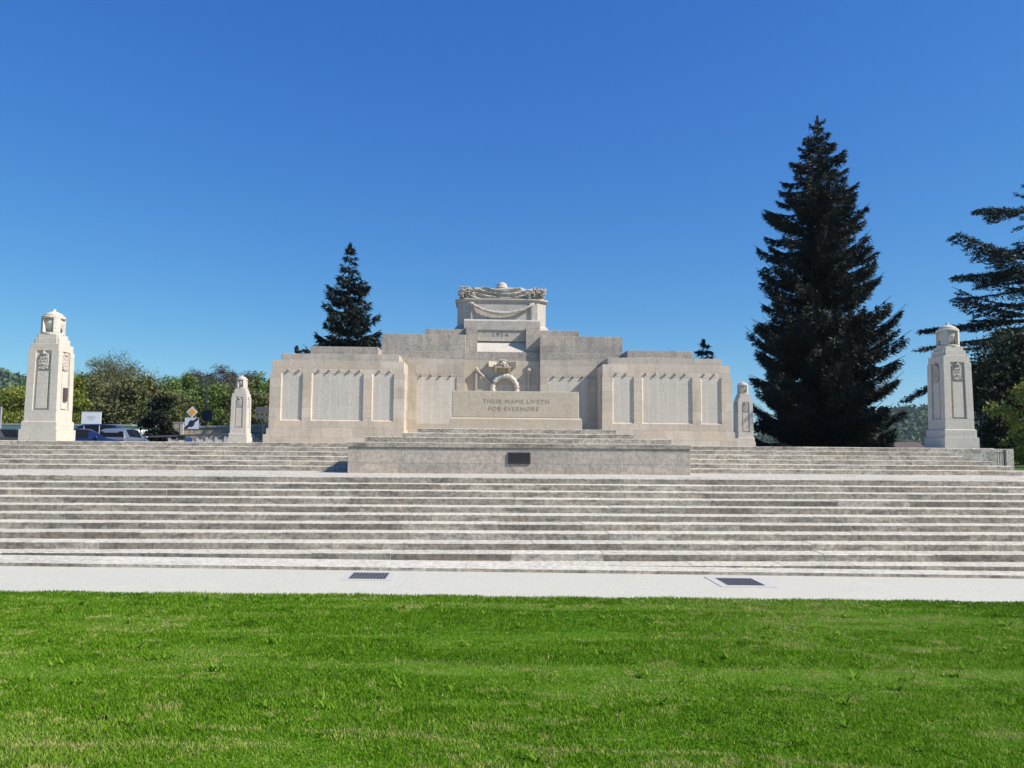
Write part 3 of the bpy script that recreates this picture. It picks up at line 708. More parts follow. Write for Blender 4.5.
# ------------------------------------------------------------------ pylons
PB = .577
def pylon(loc, label, box=False):
    cx, cy = loc
    t = thing('stone_pylon', label, 'pillar', (cx, cy, ZP), 'urn topped stone pylons at the corners of the terrace')
    g = MB(); q_ = PB
    g.box(cx-q_, cx+q_, cy-q_, cy+q_, ZP-.01, 2.45); g.box(cx-.535, cx+.535, cy-.535, cy+.535, 2.451, 2.69); g.frus(cx-.535, cx+.535, cy-.535, cy+.535, 2.69, cx-.50, cx+.50, cy-.50, cy+.50, 2.72)
    g.build('base', M['pylon'], t, bevel=.008)
    g = MB()
    b0, b1 = .487, .468; core0, core1 = .425, .406
    g.frus(cx-core0, cx+core0, cy-core0, cy+core0, 2.721, cx-core1, cx+core1, cy-core1, cy+core1, 4.92)
    pw = .235   # width of the corner piers
    for sx in (-1, 1):
        for sy in (-1, 1):
            a0, a1 = sorted((sx*b0, sx*(b0-pw))); c0, c1 = sorted((sy*b0, sy*(b0-pw)))
            e0, e1 = sorted((sx*b1, sx*(b1-pw))); f0, f1 = sorted((sy*b1, sy*(b1-pw)))
            g.frus(cx+a0, cx+a1, cy+c0, cy+c1, 3.05, cx+e0, cx+e1, cy+f0, cy+f1, 4.92)
    g.frus(cx-b0-.001, cx+b0+.001, cy-b0-.001, cy+b0+.001, 2.722, cx-b0+.002, cx+b0-.002, cy-b0+.002, cy+b0-.002, 3.05)
    g.build('shaft', M['pylon'], t, bevel=.006)
    g = MB()
    g.box(cx-.44, cx+.44, cy-.44, cy+.44, 4.921, 5.145)
    g.box(cx-.385, cx+.385, cy-.33, cy+.33, 5.146, 5.33); g.box(cx-.33, cx+.33, cy-.385, cy+.385, 5.1462, 5.3302)
    g.box(cx-.33, cx+.33, cy-.29, cy+.29, 5.331, 5.46); g.box(cx-.29, cx+.29, cy-.33, cy+.33, 5.3312, 5.4602)
    g.lathe(cx, cy, [(.345, 5.461), (.345, 5.52), (.30, 5.53)], 28)
    g.build('stepped_cap', M['pylon'], t, bevel=.006)
    # lantern urn: globe inside a drum with four uprights, under a domed lid
    g = MB(); g.lathe(cx, cy, [(.12, 5.531), (.16, 5.58), (.25, 5.70), (.285, 5.82), (.28, 5.93), (.24, 6.0)], 24)
    g.lathe(cx, cy, [(.335, 5.98), (.345, 6.0), (.345, 6.045), (.31, 6.07)], 28)
    for k in range(4):
        a = math.pi/4+k*math.pi/2
        pts = []
        for da, r_ in ((-.30, .345), (-.1, .345), (.1, .345), (.30, .345), (.30, .25), (-.30, .25)):
            pts.append((cx+r_*math.cos(a+da), cy+r_*math.sin(a+da)))
        g.prism(pts, 'z', 5.5302, 5.985)
    g.build('urn', M['pylon'], t)
    g = MB(); g.lathe(cx, cy, [(.285, 6.071), (.285, 6.10), (.235, 6.15), (.13, 6.20), (.06, 6.225), (.045, 6.26), (.055, 6.285), (.01, 6.31)], 24); g.build('urn_lid', M['pylon'], t, smooth=True)
    for k in range(4):
        ang = k*math.pi/2
        def rot(px, py): return (cx+px*math.cos(ang)-py*math.sin(ang), cy+px*math.sin(ang)+py*math.cos(ang))
        def rb(mb, x0, x1, y0, y1, z0, z1, tilt=0.0):
            vs_ = [(*rot(x, y+(tilt if z == z1 else 0)), z) for z in (z0, z1) for x, y in ((x0, y0), (x1, y0), (x1, y1), (x0, y1))]
            mb.add(vs_, [(0,3,2,1),(4,5,6,7),(0,1,5,4),(1,2,6,5),(2,3,7,6),(3,0,4,7)])
        g = MB(); rb(g, -.168, .168, -.462, -.405, 3.11, 4.27, .0125); g.build('raised_panel', M['pylon'], t, bevel=.005)
        # shield in relief with crest
        g = MB(); ol = [(-.14, 4.78), (-.15, 4.62), (-.13, 4.45), (-.07, 4.36), (0, 4.32), (.07, 4.36), (.13, 4.45), (.15, 4.62), (.14, 4.78)]
        vs_ = [(*rot(x, -.455), z) for x, z in ol]+[(*rot(x*1.12, -.43), 4.56+(z-4.56)*1.1) for x, z in ol]; n_ = len(ol)
        g.add(vs_, [tuple(range(n_))]+[(i, i+n_, (i+1) % n_+n_, (i+1) % n_) for i in range(n_)])
        for (x, z, r_) in ((-.09, 4.70, .035), (.09, 4.70, .035), (-.05, 4.60, .03), (.05, 4.60, .03), (0, 4.50, .04), (0, 4.68, .03), (-.07, 4.48, .025), (.07, 4.48, .025), (0, 4.84, .075), (-.07, 4.82, .04), (.07, 4.82, .04), (0, 4.93, .035), (-.12, 4.37, .035), (.12, 4.37, .035)):
            p_ = rot(x, -.452); g.ball((p_[0], p_[1], z), r_*.85, 8, 6)
        g.build('shield', M['coffin'], t)
    return t
def plate(t, cx, cy):
    g = MB(); g.box(cx+.44, cx+.515, cy-.10, cy+.10, 3.35, 3.78); g.build('wall_box', M['redbronze'], t, bevel=.006)
FPY = 24.79+PB
p1 = pylon((-14.65, FPY), 'tall bright stone pylon at the far left with small bronze box on its right side')
P2 = copy_tree(p1); P2.location = (14.65, FPY, ZP); P2['label'] = 'tall stone pylon at the far right, standing before the cedar branches'
P3 = copy_tree(p1); P3.location = (-15.70, 48.3+PB, ZP); P3['label'] = 'small looking pylon between the road signs and the left wing of the memorial'
P4 = copy_tree(p1); P4.location = (15.70, 48.3+PB, ZP); P4['label'] = 'small looking pylon beside the right wing of the memorial, before the dark spruce'
plate(p1, -14.65, FPY)

# ------------------------------------------------------------------ drains in the path
def drain(x0, x1, y0, y1, fr, label):
    z = lawnz((x0+x1)/2); t = thing('drain_grate', label, 'drain', ((x0+x1)/2, (y0+y1)/2, z))
    sl = lambda x: lawnz(x)
    g = MB()
    def slab(a, b_, c_, d_, h0, h1, mat=0):
        g.add([(a, c_, sl(a)+h0), (b_, c_, sl(b_)+h0), (b_, d_, sl(b_)+h0), (a, d_, sl(a)+h0), (a, c_, sl(a)+h1), (b_, c_, sl(b_)+h1), (b_, d_, sl(b_)+h1), (a, d_, sl(a)+h1)], [(0,3,2,1),(4,5,6,7),(0,1,5,4),(1,2,6,5),(2,3,7,6),(3,0,4,7)], mat)
    slab(x0-fr, x1+fr, y0-fr, y0, -.05, .006); slab(x0-fr, x1+fr, y1, y1+fr, -.05, .006); slab(x0-fr, x0, y0, y1, -.05, .006); slab(x1, x1+fr, y0, y1, -.05, .006)
    g.build('frame', M['concrete'], t)
    g = MB(); slab(x0, x1, y0, y1, .0, .0025); g.build('pit', M['darkpit'], t)
    g = MB(); n = 11
    for i in range(n+1):
        x = x0+(x1-x0-.02)*i/n; slab(x, x+.02, y0, y1, .003, .010)
    for i in range(4):
        y = y0+(y1-y0-.012)*i/3; slab(x0, x1, y, y+.012, .0035, .0085)
    g.build('grate', M['iron'], t)
drain(-2.86, -2.33, 11.40, 11.93, .10, 'square iron drain grate in the gravel path left of centre')
drain(2.56, 3.11, 11.24, 11.84, .13, 'iron drain grate with wide pale concrete surround in the gravel path, right of centre')

# ------------------------------------------------------------------ trees
def frond_tris(P, D, L, W):
    """P base points, D unit directions, lengths, widths -> triangles with random roll"""
    n = len(P); r_ = rng.normal(size=(n, 3)); S = np.cross(D, r_); S /= np.linalg.norm(S, axis=1)[:, None]+1e-9
    V = np.zeros((n, 3, 3)); V[:, 0] = P-S*W[:, None]; V[:, 1] = P+S*W[:, None]; V[:, 2] = P+D*L[:, None]
    return V

def conifer(name, label, x, y, z0, H, prof, mat, dens=55, spacing=.42, per=8, droop=.35, upturn=.35, hang=.35, fan=.30, fl=.34, fw=.055, seed=1, r0=.35, low=.03, flat=False, asym=None, cat='tree', skipf=0, lv=(.62, .5), limbs=()):
    rg = np.random.default_rng(seed)
    t = thing(name, label, cat, (x, y, z0))
    g = MB(); n = 10
    g.tube([(x+.05*math.sin(i*1.3), y, z0+H*i/n) for i in range(n+1)], [max(.02, r0*(1-i/n)**.9) for i in range(n+1)], 8)
    Vs = []; vr = []; h = H*low
    while h < H*.985:
        fr = h/H; Lm = np.interp(fr, [p[0] for p in prof], [p[1] for p in prof])
        k = max(4, int(per*(.6+.4*Lm/4)))
        a0 = rg.random()*6.28
        for i in range(k):
            if rg.random() < skipf: continue
            a = a0+i*6.283/k+rg.normal()*.22; L = Lm*(lv[0]+lv[1]*rg.random())
            if asym: L *= asym(a, fr)
            if L < .15: L = .15
            hb = z0+h+rg.normal()*(.12 if not flat else .40)
            dx, dy = math.cos(a), math.sin(a); dr = droop*(.6+.8*rg.random()); ut = upturn*(.6+.8*rg.random())+(rg.normal()*.22 if flat else 0)
            def curve(s): return hb-dr*L*np.sin(np.minimum(s*1.6, 1.6))*.6+ut*L*s**2.2
            pts = [(x+dx*L*s, y+dy*L*s, float(curve(np.array(s)))) for s in (0, .25, .5, .75, 1)]
            g.tube(pts, [max(.012, .02*L*(1-s*.9)) for s in (0, .25, .5, .75, 1)], 4)
            m_ = int(dens*max(L, .5)**1.55)
            s = rg.random(m_)**.75; s = np.where(s < .08, .08+rg.random(m_)*.3, s)
            # fan made of side twigs: lateral offsets cluster on discrete twigs for a broken outline
            wmax = fan*L*np.sin(np.clip(s, 0, 1)*2.6+.25)**.8+.10
            tw = np.floor(s*L/.28); sgn = np.where(((tw*7919) % 2) < 1, 1, -1)*np.where(rg.random(m_) < .25, -1, 1)
            lat = sgn*rg.random(m_)*wmax
            back = np.abs(lat)*.55
            sr = np.clip(s*L+back-.1*L, .02, L*1.06)
            px = x+dx*sr-dy*lat; py = y+dy*sr+dx*lat
            pz = curve(np.clip(sr/L, 0, 1.05))-np.abs(lat)*.18-(rg.random(m_)**2)*hang*(.3+.5*L/4)*(1 if not flat else .35)
            D = np.stack([dx*.7-dy*np.sign(lat)*.6, dy*.7+dx*np.sign(lat)*.6, -.25+rg.normal(size=m_)*.4+(.3 if flat else 0)], 1)+rg.normal(size=(m_, 3))*.25
            D /= np.linalg.norm(D, axis=1)[:, None]
            ln = fl*(.6+.8*rg.random(m_)); Vs.append(frond_tris(np.stack([px, py, pz], 1), D, ln, fw*(.7+.7*rg.random(m_))))
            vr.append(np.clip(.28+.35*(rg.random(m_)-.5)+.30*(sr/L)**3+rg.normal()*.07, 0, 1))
        h += spacing*(.7+.6*rg.random())
    for (tx, ty, tz, hb_, wd) in limbs:      # single long limbs reaching to a point
        Lx = math.hypot(tx-x, ty-y); dx, dy = (tx-x)/Lx, (ty-y)/Lx; zb_ = z0+hb_
        pts = [(x+dx*Lx*s, y+dy*Lx*s, zb_+(tz-zb_)*s**1.6) for s in [i/8 for i in range(9)]]
        g.tube(pts, [max(.015, .02*Lx*(1-i/8.5)) for i in range(9)], 5)
        nt_ = int(Lx*5)
        for i in range(nt_):
            s = .25+.75*(i+rg.random())/nt_; sd_ = 1 if i % 2 else -1; lt = wd*(1.15-s)*(.5+.7*rg.random())+.15
            bx_ = x+dx*Lx*s; by_ = y+dy*Lx*s; bz_ = zb_+(tz-zb_)*s**1.6; e_ = (bx_+dx*lt*.7-dy*sd_*lt, by_+dy*lt*.7+dx*sd_*lt, bz_-lt*.28)
            g.tube([(bx_, by_, bz_), e_], [.02, .008], 3)
            m_ = int(60*lt+20); q_ = rg.random(m_); B_ = np.array([bx_, by_, bz_]); E_ = np.array(e_)
            P = B_+(E_-B_)*q_[:, None]+rg.normal(size=(m_, 3))*np.array([.10, .10, .05])
            D = (E_-B_)/lt*.7+rg.normal(size=(m_, 3))*.5; D[:, 2] -= .15; D /= np.linalg.norm(D, axis=1)[:, None]
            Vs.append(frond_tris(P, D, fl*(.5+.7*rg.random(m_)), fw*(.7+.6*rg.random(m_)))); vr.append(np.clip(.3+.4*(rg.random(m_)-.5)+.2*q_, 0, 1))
    # leader
    m_ = 120; s = rg.random(m_); P = np.stack([x+rg.normal(size=m_)*.05*(1.6-s), y+rg.normal(size=m_)*.05*(1.6-s), z0+H*.955+s*H*.055], 1)
    D = rg.normal(size=(m_, 3))*.5; D[:, 2] = np.abs(D[:, 2])+.5; D /= np.linalg.norm(D, axis=1)[:, None]
    Vs.append(frond_tris(P, D, np.full(m_, fl*.7), np.full(m_, fw))); vr.append(np.full(m_, .35))
    g.build('trunk', M['trunk'], t)
    tri_mesh('crown', np.concatenate(Vs), np.concatenate(vr), mat, t)
    return t

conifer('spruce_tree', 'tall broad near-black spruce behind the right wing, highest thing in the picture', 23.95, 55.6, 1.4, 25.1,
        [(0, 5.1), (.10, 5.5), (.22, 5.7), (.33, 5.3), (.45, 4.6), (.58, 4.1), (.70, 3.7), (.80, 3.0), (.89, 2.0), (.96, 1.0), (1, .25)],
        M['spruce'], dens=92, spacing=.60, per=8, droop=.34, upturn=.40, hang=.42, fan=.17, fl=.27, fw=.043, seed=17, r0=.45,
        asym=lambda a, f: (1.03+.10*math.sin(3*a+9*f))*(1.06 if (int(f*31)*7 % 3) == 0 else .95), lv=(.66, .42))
conifer('spruce_tree', 'smaller pointed dark spruce showing above the left wing of the memorial', -11.15, 60, 1.4, 16.0,
        [(0, 4.1), (.2, 3.9), (.52, 2.95), (.66, 2.25), (.8, 1.5), (.92, .65), (1, .12)],
        M['spruce'], dens=52, spacing=.62, per=8, droop=.30, upturn=.42, hang=.5, fan=.20, fl=.36, fw=.06, seed=9, r0=.25)
conifer('spruce_tree', 'little fir tip poking over the top right edge of the right wing', 16.45, 60, 1.4, 8.9,
        [(0, 2.4), (.6, 1.25), (.9, .75), (1, .25)], M['cedar'], dens=60, spacing=.4, per=8, fan=.25, seed=12, r0=.15)
conifer('spruce_tree', 'tiny fir top poking over the left wing, left of the bigger spruce', -14.55, 58, 1.4, 7.7,
        [(0, 2.0), (.7, .8), (1, .2)], M['spruce'], dens=50, spacing=.45, per=7, fan=.22, seed=14, r0=.12)
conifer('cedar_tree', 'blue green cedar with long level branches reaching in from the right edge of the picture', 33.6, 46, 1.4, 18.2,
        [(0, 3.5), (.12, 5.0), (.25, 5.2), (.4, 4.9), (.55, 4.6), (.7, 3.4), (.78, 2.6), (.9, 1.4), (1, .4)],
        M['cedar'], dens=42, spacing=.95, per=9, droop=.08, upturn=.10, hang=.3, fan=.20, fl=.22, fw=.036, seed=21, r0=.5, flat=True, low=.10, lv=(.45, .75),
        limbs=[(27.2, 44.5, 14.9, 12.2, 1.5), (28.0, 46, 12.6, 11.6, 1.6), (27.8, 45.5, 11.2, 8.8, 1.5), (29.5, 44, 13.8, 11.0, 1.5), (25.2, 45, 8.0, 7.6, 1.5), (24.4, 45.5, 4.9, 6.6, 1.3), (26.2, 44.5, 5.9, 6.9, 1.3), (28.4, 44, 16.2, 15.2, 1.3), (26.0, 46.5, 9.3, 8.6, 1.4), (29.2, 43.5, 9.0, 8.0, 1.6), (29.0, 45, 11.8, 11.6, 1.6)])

def broadleaf(name, label, x, y, z0, H, rad, mat, leaves=6000, leaf=.35, clumps=40, base=.25, seed=1, bare=None, group=None, squash=1.0, bark='greybark', cat='tree', cr=.28):
    rg = np.random.default_rng(seed)
    t = thing(name, label, cat, (x, y, z0), group)
    g = MB(); cz = z0+H*(base+(1-base)/2); hz = H*(1-base)/2
    C = []
    for i in range(clumps):
        v = rg.normal(size=3); v /= np.linalg.norm(v); r_ = (.35+.6*rg.random()**.5)
        top = .75+.25*(v[2] < .2)
        C.append((x+v[0]*rad*r_*squash*top, y+v[1]*rad*r_*top, cz+v[2]*hz*r_))
    trunk_top = (x+rg.normal()*.2, y, z0+H*.45)
    g.tube([(x, y, z0-.1), (x+.05, y, z0+H*.2), trunk_top, (x, y, z0+H*.75)], [H*.022, H*.018, H*.013, H*.004], 7)
    for c_ in C:
        k = min(.7, max(.15, (c_[2]-z0)/H*.6)); p0 = (x, y, z0+H*k)
        mid = tuple((p0[i]*.5+c_[i]*.5)+rg.normal()*.03*H*(i < 2)*.5 for i in range(3))
        g.tube([p0, mid, c_], [H*.007, H*.004, H*.0015], 4)
        for _ in range(12 if bare else 2):
            e = tuple(c_[i]+rg.normal()*rad*.16 for i in range(3)); g.tube([mid, c_, e] if _ == 0 else [c_, e], [H*.0025, H*.0018, H*.0008] if _ == 0 else [H*.0018, H*.0007], 3)
    Vs = []; vr = []; per = leaves//clumps
    for c_ in C:
        s_ = rad*cr*(.6+.8*rg.random()); m_ = int(per*(.5+rg.random()))
        d = rg.normal(size=(m_, 3)); d /= np.linalg.norm(d, axis=1)[:, None]; rr = rg.random(m_)**.45
        Pn = np.array(c_)+d*(rr*s_)[:, None]*np.array([1, 1, .72])+rg.normal(size=(m_, 3))*.12*s_
        D = d+rg.normal(size=(m_, 3))*.8; D /= np.linalg.norm(D, axis=1)[:, None]
        ls = leaf*(.5+rg.random(m_)); Vs.append(frond_tris(Pn, D, ls, ls*.38))
        vr.append(np.clip(.45+.5*(rg.random(m_)-.5)+rg.normal()*.13, 0, 1))
    g.build('trunk', M[bark], t)
    tri_mesh('crown', np.concatenate(Vs), np.concatenate(vr), mat, t)
    return t

F = 781.64
def wx(px, Y): return CAM[0]+Y*math.tan(math.atan((px-512)/F)+yaw)        # sideways distance of a bearing at depth Y, for laying out the far row
def top_h(py, px, Y, z0): return CAM[2]+(450.5-(512-px)*.0081*1.0-py)*Y/F-z0+(0)
G = 'broadleaved trees beyond the street on the left'
rows = [  # bearing, depth, top, half width(m), material, bare, label
 (118, 92, 357, 5.0, 'olive', True, 'large rounded budding tree, tallest of the row, above the silver car'),
 (98, 84, 380, 3.6, 'olive', False, 'olive tree at the left foot of the large rounded tree'),
 (140, 84, 384, 3.6, 'olive', False, 'olive green tree at the right foot of the large rounded tree'),
 (73, 78, 381, 1.3, 'lime', False, 'bright yellow green tree just right of the far left pylon'),
 (10, 80, 392, 3.9, 'lime', False, 'yellow green tree at the left edge of the picture'),
 (38, 100, 392, 4.0, 'green', False, 'green tree hidden mostly behind the far left pylon'),
 (166, 100, 381, 3.2, 'green', False, 'green tree between the large rounded tree and the priority sign'),
 (184, 104, 378, 2.8, 'green', False, 'fresh green tree directly behind the diamond priority sign'),
 (197, 112, 375, 3.4, 'brownbud', True, 'greyish bare crowned tree left of the street lamp mast'),
 (221, 116, 372, 3.8, 'brownbud', True, 'greyish bare crowned tree under the lamp head'),
 (243, 112, 376, 3.2, 'brownbud', True, 'greyish bare crowned tree behind the small left pylon'),
 (259, 96, 381, 3.0, 'green', False, 'green tree between the small left pylon and the left wing'),
 (275, 100, 379, 3.0, 'green', False, 'green tree half hidden by the left edge of the left wing'),
 (178, 88, 396, 3.6, 'olive', False, 'low olive tree behind the diamond sign and the stone wall'),
 (206, 90, 391, 3.8, 'green', False, 'low green tree around the street lamp mast'),
 (232, 92, 392, 3.8, 'olive', False, 'low olive tree behind the stone wall, left of the small pylon'),
 (257, 86, 398, 3.2, 'olive', False, 'low dark olive tree behind the slatted notice board'),
]
for i, (px, Y, ty, rad, mt, bare, lab) in enumerate(rows):
    z0 = 1.38; H = CAM[2]+(447.6-(512-px)*.0081-ty+3)*Y/F-z0
    broadleaf('broadleaf_tree', lab, wx(px, Y), Y, z0, H, rad, M[mt], 24000 if bare else 15000, .15 if bare else .25, 70, .10 if not bare else .2, 40+i, bare, G, cr=.30)
broadleaf('evergreen_bush', 'dark evergreen bush right of the silver car, before the olive trees', wx(160, 60), 60, 1.4, 4.4, 1.25, M['darkleaf'], 6000, .24, 30, .02, 77, cat='bush', cr=.35)
broadleaf('leafy_shrub', 'sunlit lime green shrub at the right edge beside the far right pylon', 20.9, 29.5, 1.3, 4.0, 1.7, M['lime'], 5200, .12, 60, .04, 81, True, cat='shrub', cr=.22)
broadleaf('evergreen_bush', 'tall near-black bush behind the lime green shrub', 24.6, 36, 1.3, 6.4, 3.3, M['darkleaf'], 30000, .15, 70, .0, 83, cat='bush', cr=.34)
# ------------------------------------------------------------------ hills
def hill(cx, cy, rx, ry, h, seed, name='hill'):
    g = MB(); nu = 90; nr = 22; vv = [(cx, cy, 1.0+h)]
    rg = np.random.default_rng(seed); ph = rg.random(8)*6.28
    for j in range(1, nr+1):
        for i in range(nu):
            a = 6.2832*i/nu; r_ = j/nr
            z = h*(math.cos(r_*math.pi)*.5+.5)*(1+.05*math.sin(3*a+ph[0])+.04*math.sin(7*a+ph[1]+4*r_))+rg.random()*h*.025*(1-r_)
            vv.append((cx+rx*r_*math.cos(a), cy+ry*r_*math.sin(a), .6+z))
    fs = [(0, 1+i, 1+(i+1) % nu) for i in range(nu)]
    for j in range(nr-1):
        for i in range(nu): fs.append((1+j*nu+i, 1+(j+1)*nu+i, 1+(j+1)*nu+(i+1) % nu, 1+j*nu+(i+1) % nu))
    g.add(vv, fs); o = g.build(name, M['hill'], smooth=True); tag(o, kind='structure')
    # woods on it
    n = 9000; a = rg.random(n)*6.2832; r_ = np.sqrt(rg.random(n))*.97
    z = h*(np.cos(r_*math.pi)*.5+.5)*(1+.05*np.sin(3*a+ph[0])+.04*np.sin(7*a+ph[1]+4*r_))+.6
    P = np.stack([cx+rx*r_*np.cos(a), cy+ry*r_*np.sin(a), z], 1); keep = P[:, 1] < cy+ry*.15; P = P[keep]
    # each tree: a handful of leaf-clump faces
    k = 9; Q = np.repeat(P, k, 0)+rg.normal(size=(len(P)*k, 3))*np.array([2.6, 2.6, 1.8])+np.array([0, 0, 3.5])
    D = rg.normal(size=Q.shape); D /= np.linalg.norm(D, axis=1)[:, None]
    tone = np.repeat(rg.random(len(P)), k)*.7+.3*rg.random(len(Q))
    o = tri_mesh('woodland', frond_tris(Q, D, 3.5+2*rg.random(len(Q)), 1.6+rg.random(len(Q))), tone, M['farwood'], None)
    return o
wl = hill(560, 900, 330, 260, 46, 3); tag(wl, 'distant wooded slope on the right, seen between the spruce and the far right pylon', 'woodland', kind='stuff')
wl = hill(-620, 820, 420, 300, 86, 5); tag(wl, 'distant wooded hill at the far left behind the yellow green trees', 'woodland', kind='stuff')

# ------------------------------------------------------------------ street on the left
g = MB(); g.box(-60, -17.2, 36, 58, 1.385, 1.392); tag(g.build('road', M['asphalt']), kind='structure')
g = MB(); g.box(-60, -17.2, 58, 58.25, 1.35, 1.50); g.box(-60, -17.2, 58.25, 61, 1.35, 1.48); tag(g.build('pavement', M['concrete']), kind='structure')

def car(label, cx, cy, z0, ang, paint, L=4.3, Hh=1.5, hatch=True):
    """stations from rear (x=-L/2) to nose: belt line, roof line and widths lofted into one shell"""
    t = thing('parked_car', label, 'car', (cx, cy, z0)); t.rotation_euler = (0, 0, ang)
    if hatch: S = [(-.5, .45, .80, .80, .74, .70), (-.49, .30, .98, 1.0, .82, .74), (-.44, .25, 1.02, 1.36, .86, .66), (-.36, .22, 1.0, 1.47, .88, .62), (-.1, .2, .97, 1.5, .89, .64), (.08, .2, .95, 1.46, .89, .63), (.24, .2, .93, .99, .88, .70), (.40, .22, .84, .86, .84, .66), (.47, .25, .74, .76, .76, .58), (.5, .40, .60, .61, .62, .5)]
    else: S = [(-.5, .45, .80, .80, .74, .70), (-.48, .28, .95, .97, .82, .72), (-.34, .22, .98, 1.02, .86, .70), (-.20, .2, .97, 1.40, .88, .62), (-.04, .2, .95, 1.46, .89, .62), (.10, .2, .94, 1.40, .89, .61), (.26, .2, .92, .97, .87, .70), (.40, .22, .82, .84, .83, .66), (.47, .25, .72, .74, .76, .58), (.5, .40, .60, .61, .62, .5)]
    k = Hh/1.5
    rings = []
    for s, zl_, zb, zr, wb, wr in S:
        x = s*L; zl_, zb, zr = zl_*k, zb*k, zr*k
        rings.append([(x, -wb*.93, zl_), (x, -wb, (zl_+zb)/2), (x, -wb*.985, zb), (x, -wr, zr-.05*k*(zr > zb+.1)), (x, -wr*.55, zr), (x, wr*.55, zr), (x, wr, zr-.05*k*(zr > zb+.1)), (x, wb*.985, zb), (x, wb, (zl_+zb)/2), (x, wb*.93, zl_)])
    def shell(name, mat, sel, off=0, smooth=True, par=t):
        g = MB(); n = 10; vs_ = [p for r_ in rings for p in r_]; fs = []
        for j in range(len(rings)-1):
            for i in range(n):
                if sel(j, i): fs.append((j*n+i, j*n+(i+1) % n, (j+1)*n+(i+1) % n, (j+1)*n+i))
        if sel(-1, 0): fs.append(tuple(range(n))); fs.append(tuple(reversed([(len(rings)-1)*n+i for i in range(n)])))
        me = bpy.data.meshes.new(name); me.from_pydata(vs_, [], [tuple(reversed(f)) for f in fs]); me.materials.append(mat)
        if smooth: me.polygons.foreach_set('use_smooth', [True]*len(fs))
        ob = bpy.data.objects.new(name, me); COL.objects.link(ob); ob.parent = par
        return ob
    o = shell('body', paint, lambda j, i: True, 0)
    b = o.modifiers.new('bevel', 'BEVEL'); b.width = .03; b.segments = 2
    def quad(name, mat, pts, off):
        """window pane on a shell facet, shrunk and set proud of it"""
        P_ = [Vector(p) for p in pts]; c_ = sum(P_, Vector())/4; nn = (P_[1]-P_[0]).cross(P_[3]-P_[0]).normalized()
        if nn.dot(c_-Vector((0, 0, .6))) < 0: nn = -nn
        Q = [c_+(p-c_)*.93+nn*off for p in P_]; Qb = [q_-nn*.03 for q_ in Q]
        me = bpy.data.meshes.new(name); me.from_pydata([tuple(v) for v in Q+Qb], [], [(0,1,2,3),(4,7,6,5),(0,4,5,1),(1,5,6,2),(2,6,7,3),(3,7,4,0)]); me.materials.append(mat)
        ob = bpy.data.objects.new(name, me); COL.objects.link(ob); ob.parent = t; return ob
    r_ = rings
    if hatch: quad('rear_window', M['glass'], [r_[1][2], r_[1][7], r_[2][6], r_[2][3]], .02)
    else: quad('rear_window', M['glass'], [r_[2][3], r_[2][6], r_[3][6], r_[3][3]], .02)
    a = 5 if hatch else 5
    quad('windscreen', M['glass'], [r_[a][3], r_[a][6], r_[a+1][6], r_[a+1][3]], .02)
    for sd_ in ((2, 3), (7, 6)):
        quad('side_window', M['glass'], [r_[3][sd_[0]], r_[4][sd_[0]], r_[4][sd_[1]], r_[3][sd_[1]]], .015)
        quad('side_window', M['glass'], [r_[4][sd_[0]], r_[5][sd_[0]], r_[5][sd_[1]], r_[4][sd_[1]]], .015)
    for sy in (-1, 1):
        g = MB(); g.box(-.5*L+.0, -.5*L+.16, sy*.62-.14, sy*.62+.14, .68*k, .84*k)
        me_o = g.build('tail_light', M['red'], None); me_o.parent = t; me_o.location = (0, 0, 0)
        g = MB(); g.ball((.16*L, sy*1.0, 1.0*k), .11, 8, 6, (.7, 1, .8)); mo = g.build('mirror', paint, None, smooth=True); mo.parent = t
        g = MB(); g.box(.43*L, .475*L, sy*.62-.13, sy*.62+.13, .62*k, .74*k); mo = g.build('headlight', M['white'], None); mo.parent = t
        for xx in (-.31*L, .31*L):
            g = MB(); n = 20; pts = [(xx+.32*math.cos(6.283*i/n), .32+.32*math.sin(6.283*i/n)) for i in range(n)]
            g.prism(pts, 'y', min(sy*.70, sy*.90), max(sy*.70, sy*.90)); wo_ = g.build('wheel', M['tyre'], None); wo_.parent = t
            g = MB(); pts = [(xx+.2*math.cos(6.283*i/n), .32+.2*math.sin(6.283*i/n)) for i in range(n)]
            g.prism(pts, 'y', min(sy*.86, sy*.905), max(sy*.86, sy*.905)); ro = g.build('rim', M['roofgrey'], None); ro.parent = wo_
    return t
ZR = 1.39
car('silver blue estate car with dark rear window, parked beside the blue car', wx(124, 46), 46.2, ZR, R(92), M['silver'], 3.9, 1.50)
car('low blue car directly right of the far left pylon', wx(86, 41)-.3, 41.5, ZR, R(20), M['blue'], 4.2, 1.40)
car('dark navy car parked behind the low blue and the silver cars', wx(104, 54), 55.0, ZR, R(8), M['navy'], 4.3, 1.95)

def pole(mb, x, y, z0, z1, r_=.04, n=8): mb.tube([(x, y, z0), (x, y, z1)], r_, n)
